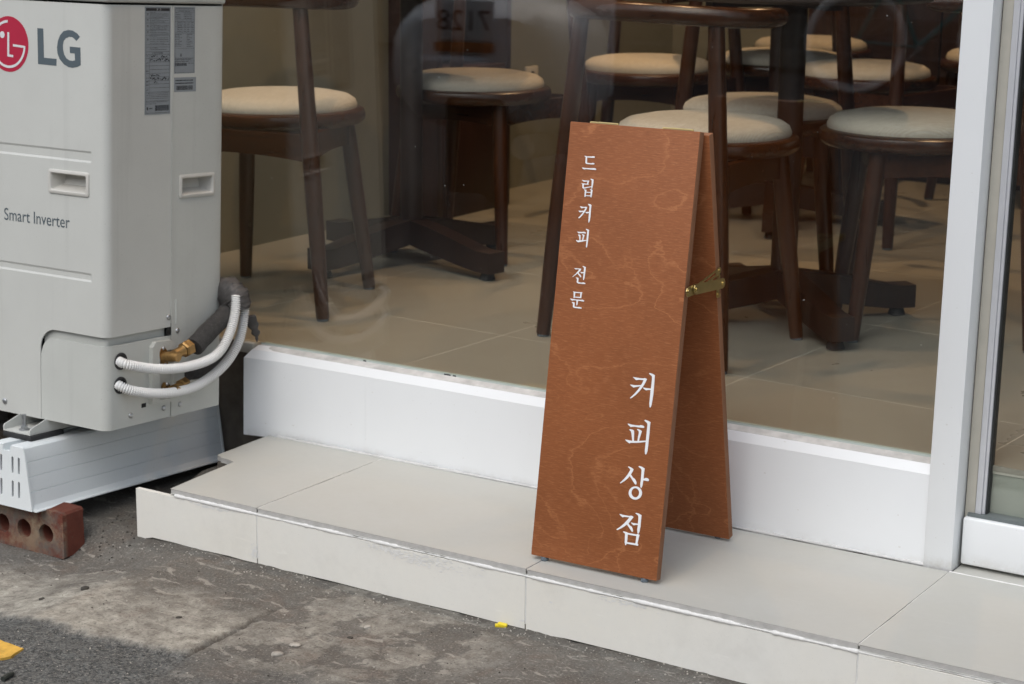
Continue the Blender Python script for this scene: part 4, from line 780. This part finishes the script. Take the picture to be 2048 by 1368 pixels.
b = MB(); b.poly([full], lambda a, c: Vector((a, -.088, c)), lambda a, c: Vector((a, .468, c))); b.done('rail', 'stand', std, 25)
slots = []
for cx_ in (-.0325, -.0155, .0155, .0325):
    for z0, z1 in ((-.052, -.024), (-.100, -.072)):
        slots.append([(cx_ + .0028 * math.cos(R(t)), (z1 if t <= 180 else z0) + .0028 * math.sin(R(t))) for t in range(0, 360, 30)])
capo = [(.0435, -.001)] + [(.0475, -.010), (.0675, -HT), (-.0675, -HT), (-.0475, -.010), (-.0435, -.001), (-.0105, -.001), (-.0105, -.013), (.0105, -.013), (.0105, -.001)]
for y0, y1, nm in ((-.0925, -.0882, 'end_cap'), (.4682, .4720, 'end_cap')):
    b = MB(); b.poly([capo] + slots, lambda a, c, y0=y0: Vector((a, y0, c)), lambda a, c, y1=y1: Vector((a, y1, c))); b.done(nm, 'stand', std, 20)
for s in slots:
    b = MB(); b.poly([s], lambda a, c: Vector((a, -.0884, c))); b.done('slot', 'acdark', std, 0)  # black sheet behind each cap hole stands in for the shade inside

# ---------------------------------------------------------------- brick under the stand
bk = thing('brick', 'red perforated clay brick lying on its edge under the grey stand', 'brick', (-.590, -.0985, -.1515))
ring_ = lambda cx_, cz_: [(cx_ + (.0190 + .0016 * noise.noise(Vector((math.cos(t) * 2, math.sin(t) * 2, cx_ * 40)))) * math.cos(t), cz_ + (.0190 + .0016 * noise.noise(Vector((math.cos(t) * 3, math.sin(t) * 2, 5 + cx_ * 40)))) * math.sin(t)) for t in [k * math.pi / 12 for k in range(24)]]
out_ = []
for (x0, z0), (x1, z1) in zip([(.004, 0), (.197, 0), (.2, .003), (.2, .088), (.196, .0925), (.004, .0925), (0, .089), (0, .004)], [(.197, 0), (.2, .003), (.2, .088), (.196, .0925), (.004, .0925), (0, .089), (0, .004), (.004, 0)]):
    n_ = max(1, int(math.hypot(x1 - x0, z1 - z0) / .012))
    for k in range(n_):
        t = k / n_; j = noise.noise(Vector((x0 + (x1 - x0) * t, z0 + (z1 - z0) * t, 2)) * 60) * .0012; out_.append((x0 + (x1 - x0) * t + j, z0 + (z1 - z0) * t + j))
b = MB(); b.poly([out_, ring_(.0345, .0435), ring_(.0935, .0435), ring_(.1535, .0435)], lambda a, c: Vector((a, 0, c)), lambda a, c: Vector((a, .0555, c)))
for v in b.bm.verts:
    if v.co.y > .05 and v.co.x > .19 and .03 < v.co.z < .085: v.co.y -= .006 * abs(noise.noise(v.co * 70 + Vector((0, 0, 4)))) ; 
b.done('clay_body', 'brick', bk, 30)

# ---------------------------------------------------------------- conduits, insulated pipes and tape behind the unit
def conduit(key, label):
    P_ = resample([AM @ p_ for p_ in spline(A[key], 24)], .00108)
    b = MB(); b.tube(P_, [(.0101 if (k % 4) in (1, 2) else (.0090 if k % 4 == 3 else .0066)) for k in range(len(P_))], 14)
    return tag(b.done('cable_conduit', 'conduit', None, 25), label, 'conduit', 'white corrugated conduits plugged into the outdoor unit')
conduit('conduit_1', 'upper white corrugated conduit curving from the upper black grommet')
conduit('conduit_2', 'lower white corrugated conduit curving from the lower black grommet')
def pipe(key, r, label):
    P_ = [AM @ p_ for p_ in spline(A[key], 10)]; b = MB()
    b.tube(P_, [r * (1 + .07 * noise.noise(p_ * 60)) for p_ in P_], 18)
    return tag(b.done('insulated_pipe', 'foam', None, 60), label, 'pipe', 'foam insulated pipes from the brass valves')
pipe('pipe', .0195, 'thick charcoal foam insulated pipe rising from the upper brass valve')
pipe('pipe2', .0125, 'thinner dark insulated pipe leaving the lower brass valve')
P_ = [AM @ p_ for p_ in spline([A['wrap'][0], (.034, .339, .220), (.024, .339, .230), (.004, .344, .235), (-.05, .356, .226)], 14)]; b = MB()
rad = [.024 + .004 * math.sin(k / len(P_) * 3) + (.0016 if k % 3 == 0 else 0) for k in range(len(P_))]; rad[-1] = .014
b.tube(P_, rad, 26, sx=1.05, sy=.95)
for v in b.bm.verts: v.co += Vector((1, 1, 1)) * .0042 * noise.noise(v.co * 42) + Vector((.0015, .003, .003)) * noise.noise(v.co * 150) + Vector((0, 0, .0018)) * math.sin(v.co.z * 900 + v.co.x * 300)
wr = tag(b.done('tape_wrap', 'tape', None, 70), 'black tape wrapped around the pipes and conduits at the back of the outdoor unit', 'tape wrap')
T_ = [AM @ p_ for p_ in spline(A['tail'], 6)]; b = MB()
b.tube(T_, [.0105, .012, .0125, .012, .011, .012, .0125, .011, .009, .0065, .0085, .010, .0085, .0055, .003, .0035, .0025, .0018, .0012][:len(T_)], 10, sx=.35, sy=1., up=(.5, -.8, 0))
o = b.done('tape_end', 'tape', wr, 60)

# ================================================================ INTERIOR
def make_chair():
    t = thing('cafe_chair', '', 'chair', group='dark wood cafe chairs inside the shop')
    RF, RR_, SC = .195, .183, .237
    b = MB(); b.lathe([(.140, .408), (.192, .408), (.2015, .416), (.2035, .427), (.2000, .438), (.190, .4435), (.140, .4435)], 44, (0, SC, 0), True); b.done('seat_frame', 'chairh', t, 40)
    b = MB(); prof_ = [(.02, .430), (.176, .430), (.1835, .440), (.1845, .450), (.180, .461), (.166, .470), (.135, .4765), (.08, .480), (.03, .4812), (.0005, .4814)]
    b.lathe(prof_, 44, (0, SC, 0)); b.done('cushion', 'fabric', t, 60)
    for s in (-1, 1):
        P0, P1 = Vector((s * .2383, 0, .006)), Vector((s * .173, .0336, .690))
        b = MB(); pts = [P0.lerp(P1, k / 8) for k in range(9)]; b.tube(pts, [.0150, .0165, .0182, .0192, .0195, .0192, .0184, .0176, .0165], 18); lg = b.done('leg', 'chair', t, 50)
        b = MB(); b.lathe([(.010, .0), (.0135, .001), (.0135, .006)], 14, (P0.x, P0.y, 0)); b.done('glide', 'plastic', lg, 40)
        P0, P1 = Vector((s * .1706, .3641, .006)), Vector((s * .132, .322, .425))
        b = MB(); pts = [P0.lerp(P1, k / 6) for k in range(7)]; b.tube(pts, [.0148, .0162, .0178, .019, .0192, .019, .0188], 18); lg = b.done('leg', 'chair', t, 50)
        b = MB(); b.lathe([(.010, .0), (.0135, .001), (.0135, .006)], 14, (P0.x, P0.y, 0)); b.done('glide', 'plastic', lg, 40)
    def apron(P, Q, bow):
        b = MB(); P, Q = Vector(P), Vector(Q); d = (Q - P).normalized(); nn = d.cross(Vector((0, 0, 1))); n = 10; A_, B_ = [], []
        for k in range(n + 1):
            t_ = k / n; c = P.lerp(Q, t_); h = .060 - bow * 4 * t_ * (1 - t_)
            A_.append([b.bm.verts.new(c + nn * o_ + Vector((0, 0, z_))) for o_, z_ in ((-.009, 0), (.009, 0), (.009, -h), (-.009, -h))])
        for p_, q_ in zip(A_, A_[1:]):
            for k in range(4): b.face([p_[k], p_[(k + 1) % 4], q_[(k + 1) % 4], q_[k]])
        b.face(A_[0]); b.face(A_[-1][::-1]); return b.done('apron', 'chairh', t, 40)
    z = .410
    apron((-.197, .022, z), (.197, .022, z), .012); apron((-.134, .325, z), (.134, .325, z), .010); apron((-.195, .03, z), (-.136, .318, z), .010); apron((.195, .03, z), (.136, .318, z), .010)
    # bowed top rail, oval in section, open to the front
    pts = []
    for k in range(41):
        a = math.pi * (-.06 + 1.12 * k / 40); pts.append(Vector((-.238 * math.cos(a), .150 - .186 * math.sin(a) ** .85 if math.sin(a) > 0 else .150 - .186 * math.sin(a), .703 - .004 * math.cos(2 * a))))
    b = MB(); rr = [.0165 if 2 < k < 38 else (.0155 if k in (2, 38) else (.013 if k in (1, 39) else .007)) for k in range(41)]
    b.tube(pts, rr, 16, sx=1.22, sy=.80, up=(0, 0, 1)); b.done('top_rail', 'chairh', t, 60)
    return t
chair0 = make_chair()
chairs = [(-.6097, .6557, 9.84, 'dark walnut chair half hidden behind the outdoor unit, warm light on its cushion'),
          (.3387, .8124, -10.1, 'dark walnut chair right behind the sign board, the nearest to the glass')]
def by_seat(cx_, cy_, face, label):
    a = R(face - 90); chairs.append((cx_ + .237 * math.sin(a), cy_ - .237 * math.cos(a), face - 90, label))
by_seat(-.575, 1.60, -89, 'dark walnut chair on the far side of the left table, facing the window')
by_seat(.7075, 1.398, -151, 'dark walnut chair beside the white window post, its seat cut off by the frame')
by_seat(.31, 1.48, -66, 'dark walnut chair whose cushion shows on both sides of the right table post')
by_seat(.12, 2.55, 172, 'dark walnut chair with its cushion seen between two slim uprights, toward the right')
by_seat(-.25, 2.80, -60, 'dark walnut chair with a shaded grey cushion, just left of the right table post')
by_seat(-.40, 3.35, -92, 'dark walnut chair with an orange lit cushion, at the very back')
by_seat(-.45, 2.32, -82, 'dark walnut chair seen under the back rail of the front chair, in the middle distance')
by_seat(.28, 3.30, -100, 'dark walnut chair in deep shade at the back, next to the white post')
for i, (x, y, rz, lab) in enumerate(chairs):
    o = chair0 if i == 0 else copy_thing(chair0)
    o.location = (x, y, .179); o.rotation_euler = (0, 0, R(rz)); o['label'] = lab

def make_table():
    t = thing('pedestal_table', '', 'table', group='dark pedestal tables inside the shop')
    b = MB(); b.lathe([(.030, .07), (.0285, .2), (.0285, .70)], 28); b.done('post', 'table', t, 50)
    for k in range(4):
        a = k * math.pi / 2; b = MB(); n = 12; rows_ = []
        for i in range(n + 1):
            s = i / n; r_ = .018 + s * .300; top = .118 - .058 * s ** 1.25 if s < .82 else .118 - .058 * .82 ** 1.25; bot = .055 - .042 * s ** .9 if s < .8 else .055 - .042 * .8 ** .9
            w_ = .026; rows_.append([b.bm.verts.new(Vector((r_ * math.cos(a) - o_ * math.sin(a), r_ * math.sin(a) + o_ * math.cos(a), z_))) for o_, z_ in ((-w_, bot), (w_, bot), (w_, top), (-w_, top))])
        for p_, q_ in zip(rows_, rows_[1:]):
            for j in range(4): b.face([p_[j], p_[(j + 1) % 4], q_[(j + 1) % 4], q_[j]])
        b.face(rows_[0]); b.face(rows_[-1][::-1])
        arm = b.done('foot', 'table', t, 25)
        for v in arm.data.vertices: v.co.z += .0006 * k
        b = MB(); b.lathe([(.016, 0), (.020, .002), (.016, .016)], 14, (.285 * math.cos(a), .285 * math.sin(a), 0)); b.done('glide', 'rubber', arm, 40)
    b = MB(); b.box((-.2, -.02, .70), (.2, .02, .715)); b.box((-.02, -.2, .702), (.02, .2, .717)); b.done('top_bracket', 'table', t, 0)
    b = MB(); b.lathe([(.0005, .718), (.294, .718), (.300, .724), (.300, .740), (.296, .745), (.0005, .745)], 64); b.done('table_top', 'table', t, 40)
    return t
tb0 = make_table()
for i, (x, y, rz, lab) in enumerate([(-.611, 1.37, -13.5, 'dark pedestal table with crossed feet on the left, behind the walnut chair'),
                                     (.463, 1.297, 48.2, 'dark pedestal table with crossed feet right of the sign board'),
                                     (-.13, 2.52, 24, 'dark pedestal table farther back, its low feet seen right of the sign board')]):
    o = tb0 if i == 0 else copy_thing(tb0); o.location = (x, y, .179); o.rotation_euler = (0, 0, R(rz)); o['label'] = lab

# wooden cabinet on the left wall and panelled cupboard on the back wall
cb = thing('cabinet', 'tall dark wood shelf cabinet on the left wall behind the left table', 'cabinet', (-1.01, 2.14, .179)); cv = Vector(cb.location)
for nm, lo, hi in (('side_panel', (-1.098, 1.94, .180), (-.925, 1.965, 1.9)), ('side_panel', (-1.098, 2.305, .180), (-.925, 2.33, 1.9)), ('front_panel', (-.945, 1.966, .180), (-.927, 2.304, .585)), ('shelf', (-1.097, 1.966, .586), (-.926, 2.304, .612)), ('shelf', (-1.097, 1.966, 1.2), (-.926, 2.304, 1.225)), ('top_panel', (-1.098, 1.94, 1.901), (-.925, 2.33, 1.925)), ('back_panel', (-1.098, 1.966, .613), (-1.090, 2.304, 1.199))):
    b = MB(); b.box(Vector(lo) - cv, Vector(hi) - cv, bev=.0015); b.done(nm, 'cabinet', cb, 30)
cp = thing('cupboard', 'brown wooden cupboard against the back wall behind the chairs', 'cupboard', (.45, 3.6, .179)); pv = Vector(cp.location)
for k in range(4):
    x0 = -.49 + .475 * k; b = MB(); b.box(Vector((x0, 3.52, .27)) - pv, Vector((x0 + .47, 3.545, 1.9)) - pv, bev=.003); d_ = b.done('door', 'cabinet', cp)
    b = MB(); b.tube([Vector((x0 + .43, 3.505, .9)) - pv, Vector((x0 + .43, 3.505, 1.05)) - pv], .006, 10); b.done('handle', 'steel', d_)
b = MB(); b.box(Vector((-.495, 3.546, .27)) - pv, Vector((1.42, 3.698, 1.92)) - pv); b.done('carcass', 'cabinet', cp, 0)
b = MB(); b.box(Vector((-.49, 3.56, .1795)) - pv, Vector((1.41, 3.69, .269)) - pv); b.done('plinth', 'cabinet', cp, 0)
for i, (x, y, rz, lab) in enumerate([(-1.0995, 2.72, 0, 'white wall socket strip on the left wall, seen left of the front chair post'), (-.72, 3.699, -90, 'white wall socket strip on the back wall near the orange cushion')]):
    sk = thing('wall_socket', lab, 'wall socket', (x, y, .50), (0, 0, R(rz)), 'white wall sockets')
    b = MB(); b.box((0, -.036, -.065), (.009, .036, .065), bev=.003); b.done('plate', 'socket', sk)
    for z_ in (-.036, .0, .036): b = MB(); b.tube([(.004, 0, z_), (.0096, 0, z_)], .014, 18); b.done('outlet', 'acdark', sk, 40)
# ceiling downlights
for x, y, tx, ty, e, lab in ((-.62, .78, -.66, .95, 30, 'left front'), (.16, .72, .28, .95, 32, 'right front'), (-.55, 2.75, -.42, 3.0, 60, 'left back'), (.75, 2.2, .6, 2.0, 26, 'right back')):
    tl = thing('track_lamp', 'black ceiling track lamp above the %s tables' % lab, 'lamp', (x, y, 2.69)); dirl = (Vector((tx, ty, .2)) - Vector((x, y, 2.5))).normalized()
    b = MB(); b.tube([(0, 0, 0), (0, 0, -.10)], .012, 10); b.tube([Vector((0, 0, -.12)) - dirl * .06, Vector((0, 0, -.12)) + dirl * .07], .04, 18, False); b.done('housing', 'rubber', tl, 40)
    b = MB(); b.tube([Vector((0, 0, -.12)) + dirl * .055, Vector((0, 0, -.12)) + dirl * .058], .036, 18); b.done('bulb', 'lamp', tl, 0)
    ld = bpy.data.lights.new('spot', 'SPOT'); lo_ = bpy.data.objects.new('lamp_light', ld); COL.objects.link(lo_); lo_.parent = tl
    lo_.location = Vector((0, 0, -.12)) + dirl * .085; lo_.rotation_euler = (-dirl).to_track_quat('Z', 'Y').to_euler()
    ld.energy = e; ld.color = (1, .62, .33); ld.spot_size = R(104); ld.spot_blend = .6; ld.shadow_soft_size = .025

# ================================================================ STREET behind the camera, seen mirrored in the glass
bd = thing('street_building', 'grey rendered building across the street', 'building', (-1, -10.5, -.12))
b = MB(); b.box((-14, -6, 0), (14, 0, 4.6)); b.done('wall', 'facade', bd, 0)
for k in range(7):
    x0 = -12 + k * 3.6; b = MB(); b.box((x0, .002, .35), (x0 + 2.4, .05, 2.7)); sh = b.done('shutter', 'shutter', bd, 0)
    b = MB()
    for j in range(18): b.box((x0, .05, .36 + j * .13), (x0 + 2.4, .062, .36 + j * .13 + .10))
    s2 = b.done('shutter_slats', 'shutter', sh, 0); s2['kind'] = 'stuff'
    b = MB(); b.box((x0 + .2, .001, 3.1), (x0 + 2.2, .03, 4.2)); wn = b.done('window', 'wglass', bd, 0)
    b = MB(); b.box((x0 + .15, .0, 3.05), (x0 + 2.25, .06, 3.098)); b.done('sill', 'stile', wn, 0)
b = MB()
for k in range(3): b.box((-14, .0 + .002, 0), (14, .9 - k * .3, .11 * (k + 1)))
b.done('front_steps', 'plinth', bd, 0)
# parked scooter, its tail towards the shop
scx, scy = -2.13, -3.24; gzs = gz(scx, scy)
sc = thing('parked_scooter', 'white delivery scooter seen only as a reflection in the shop window', 'scooter', (scx, scy, gzs), (0, 0, R(-14)))
def wheel(name, parent, pos, r, w_, axis='x', spokes=0, rim='steel', tyre='tyre'):
    b = MB(); n = 36; P_ = Vector(pos); pts = [P_ + Vector((0, r * math.cos(2 * math.pi * k / n), r * math.sin(2 * math.pi * k / n))) for k in range(n + 1)]
    b.tube(pts, w_, 10, False); o = b.done(name, tyre, parent, 60); b = MB()
    if spokes:
        b.tube([P_ + Vector((0, (r - w_ * 1.3) * math.cos(2 * math.pi * k / n), (r - w_ * 1.3) * math.sin(2 * math.pi * k / n))) for k in range(n + 1)], w_ * .55, 6, False)
        for k in range(spokes): a = 2 * math.pi * k / spokes; b.tube([P_ + Vector((.03 * (-1) ** k, 0, 0)), P_ + Vector((0, (r - w_) * math.cos(a), (r - w_) * math.sin(a)))], .0012, 4)
        b.tube([P_ - Vector((.04, 0, 0)), P_ + Vector((.04, 0, 0))], .02, 10)
    else: b.tube([P_ - Vector((w_ * .5, 0, 0)), P_ + Vector((w_ * .5, 0, 0))], r * .85, 24)
    b.done('rim', rim, o, 40); return o
wheel('wheel', sc, (0, -.05, .225), .17, .055); wheel('wheel', sc, (0, -1.25, .225), .17, .05)
b = MB()
secs = [(.28, .30, .52, .22), (.22, .37, .49, .32), (.05, .42, .47, .40), (-.2, .42, .45, .42), (-.55, .34, .42, .38), (-.75, .20, .40, .20)]
rows_ = []
for y_, wd, zc, hh in secs: rows_.append([b.bm.verts.new((wd * math.copysign(abs(math.cos(t)) ** .6, math.cos(t)), y_, zc + .12 + hh * .7 * math.copysign(abs(math.sin(t)) ** .7, math.sin(t)))) for t in [2 * math.pi * k / 24 for k in range(24)]])
for p_, q_ in zip(rows_, rows_[1:]):
    for j in range(24): b.face([p_[j], p_[(j + 1) % 24], q_[(j + 1) % 24], q_[j]])
b.face(rows_[0]); b.face(rows_[-1][::-1]); b.done('body', 'mwhite', sc, 50)
b = MB(); b.box((-.16, .285, .70), (.09, .30, .86), bev=.006); pl = b.done('number_plate', 'mwhite', sc)
text_mesh('plate_number', '7128', .115, 'ink', pl, Matrix.Translation((-.035, .302, .775)) @ Matrix(((-1, 0, 0, 0), (0, 0, 1, 0), (0, 1, 0, 0), (0, 0, 0, 1))), 1.0)
b = MB(); b.box((-.16, .282, .655), (.09, .312, .692), bev=.006); b.done('tail_lamp', 'amber', sc)
b = MB(); b.box((-.22, .16, .48), (.07, .34, .64), bev=.03, seg=3); b.done('mud_guard', 'mwhite', sc)
b = MB(); b.box((-.13, .10, .08), (.13, .27, .50), bev=.03, seg=3); b.done('rear_flap', 'tyre', sc)
b = MB(); b.tube([(.20, .25, .28), (.20, -.3, .24)], .05, 14); b.done('muffler', 'steel', sc)
b = MB(); b.box((-.15, -.55, .80), (.15, .05, .90), bev=.035, seg=3); b.done('seat', 'tyre', sc)
b = MB(); b.tube([(0, -1.2, .3), (0, -1.0, 1.0)], .03, 10); b.tube([(-.33, -.95, 1.02), (.33, -.95, 1.02)], .014, 8); b.box((-.2, -1.12, .35), (.2, -1.06, .95), bev=.03); b.done('front_fork', 'mwhite', sc)
# teal bicycle farther off
bcx, bcy = -2.38, -8.9; bc = thing('bicycle', 'teal framed bicycle seen only as a reflection in the shop window', 'bicycle', (bcx, bcy, gz(bcx, bcy)), (0, 0, R(52)))
wheel('wheel', bc, (0, .5, .34), .325, .022, spokes=20, tyre='pale_tyre'); wheel('wheel', bc, (0, -.53, .34), .325, .022, spokes=20, tyre='pale_tyre')
b = MB()
for p_, q_, r_ in (((0, .32, .82), (0, .08, .30), .016), ((0, .32, .74), (0, -.33, .80), .018), ((0, .08, .30), (0, -.36, .70), .02), ((.03, .5, .34), (.02, .08, .30), .010), ((-.03, .5, .34), (-.02, .08, .30), .010), ((.03, .5, .34), (.02, .30, .72), .009), ((-.03, .5, .34), (-.02, .30, .72), .009), ((0, -.32, .88), (0, -.40, .62), .018), ((.04, -.53, .34), (.03, -.40, .64), .011), ((-.04, -.53, .34), (-.03, -.40, .64), .011)): b.tube([p_, q_], r_, 10)
b.done('frame', 'teal', bc, 40)
b = MB(); b.box((-.07, .24, .90), (.07, .48, .94), bev=.02); b.tube([(0, .34, .82), (0, .36, .90)], .012, 8); b.done('saddle', 'tyre', bc)
b = MB(); b.tube([(0, -.31, .88), (0, -.30, 1.0)], .014, 8); b.tube([(-.29, -.22, 1.02), (-.1, -.30, 1.0), (.1, -.30, 1.0), (.29, -.22, 1.02)], .012, 8); b.done('handlebar', 'steel', bc)
b = MB(); b.tube([(.05, .08, .30), (-.05, .08, .30)], .02, 10); b.tube([(.05, .08, .30), (.05, .2, .19)], .009, 6); b.tube([(-.05, .08, .30), (-.05, -.04, .41)], .009, 6); b.done('crank', 'steel', bc)

# ================================================================ small things on the ground
def gpt(x, y, dz=0): return Vector((x, y, gz(x, y) + dz))
yl = [tuple(p) for p in GD['yellow']]; yl = [(yl[0][0] - .25, yl[0][1] + .004), yl[0], yl[1], (yl[1][0] + .002, yl[1][1] - .012), yl[2], yl[3], (yl[3][0] - .25, yl[3][1] - .002)]
dens = []
for (a, c), (e, f) in zip(yl, yl[1:] + yl[:1]):
    n_ = max(1, int(math.hypot(e - a, f - c) / .006)); dens += [(a + (e - a) * k / n_ + .0016 * noise.noise(Vector((a + k, c, 1.3))), c + (f - c) * k / n_ + .0016 * noise.noise(Vector((c, a + k, 2.3)))) for k in range(n_)]
yz = max(gz(a, c) for a, c in dens) + .0022
b = MB(); b.poly([dens], lambda a, c: Vector((a, c, yz)), lambda a, c: Vector((a, c, yz - .008)), False); tag(b.done('road_marking', 'yellow', None, 0), 'end of a yellow painted road line on the dark asphalt at lower left', 'road marking')
for (x, y), sz, lab in zip(GD['ybits'], (.0065, .0085), ('smaller broken bit of yellow plastic at the foot of the step', 'larger bit of yellow plastic leaning on the riser tile')):
    y = min(y, -.012); b = MB(); b.box((-sz, -sz * .5, 0), (sz, sz * .5, sz * .8), bev=sz * .2); o = b.done('plastic_bit', 'ybit'); o.location = gpt(x, y); o.rotation_euler = (.2, .1, .6 if sz < .008 else .25); tag(o, lab, 'plastic bit', 'yellow plastic bits by the riser')
(x0, y0), (x1, y1) = GD['stick']; b = MB(); b.tube([gpt(x0, y0, .004), gpt((x0 + x1) / 2, (y0 + y1) / 2, .005), gpt(x1, y1, .004)], [.0042, .0046, .0036], 8); tag(b.done('twig', 'dstick'), 'short dark twig on the asphalt at the lower left corner', 'twig')
for k, ((x, y), lab) in enumerate(zip(GD['pebs'], ('tiny white pebble at the front foot of the brick', 'small grey chip beside the riser joint', 'white chip close to the step', 'dark oval pebble in the slab', 'dark pebble on the pale slab', 'black speck of gravel in the slab', 'dark pebble near the brick', 'pale chip on the right slab', 'white paint flake by the step', 'pale stone flake', 'pale flat stone at the slab corner', 'dark dry leaf scrap beside the brick', 'dark grit on the left'))):
    if k in (1, 2, 5, 9): continue
    r_ = (.0035, 0, 0, .0045, .0042, 0, .0042, .007, .006, 0, .008, .007, .004)[k]; b = MB(); bmesh.ops.create_icosphere(b.bm, subdivisions=2, radius=r_)
    for v in b.bm.verts: v.co *= 1 + .35 * noise.noise(v.co * 300 + Vector((k, 0, 0))); v.co.z *= .5; v.co.x *= 1.35
    o = b.done('leaf_scrap' if k == 11 else 'pebble', 'stone' if k in (0, 7, 8, 10) else 'leaf', None, 60); o.location = gpt(x, y, r_ * .2); o.rotation_euler = (0, 0, k); tag(o, lab, 'leaf' if k == 11 else 'pebble')
def grit(n, region, m, rng, name):
    b = MB()
    for k in range(n):
        x, y = region(); r_ = rng(); s_ = Matrix.Translation(gpt(x, y, r_ * .15)) @ Euler((random.random() * 6, random.random() * 6, random.random() * 6)).to_matrix().to_4x4(); T = bmesh.new(); bmesh.ops.create_icosphere(T, subdivisions=1, radius=r_)
        for v in T.verts: v.co *= random.uniform(.65, 1.15)
        b.merge(T, s_)
    o = b.done(name, m, None, 0); o['kind'] = 'stuff'; return o
grit(260, lambda: (random.uniform(-.33, 1.2), -.004 - abs(random.gauss(0, .03))), 'stone', lambda: random.uniform(.0006, .0022), 'grit')
grit(240, lambda: (random.uniform(-.6, 1.2), random.uniform(-.62, -.02)), 'stone', lambda: random.uniform(.0007, .002), 'grit')
grit(160, lambda: (random.uniform(-.6, 1.2), random.uniform(-.62, -.02)), 'leaf', lambda: random.uniform(.0007, .0022), 'grit')
grit(70, lambda: (random.uniform(-.40, -.28), random.uniform(-.08, .10)), 'leaf', lambda: random.uniform(.0008, .003), 'grit')
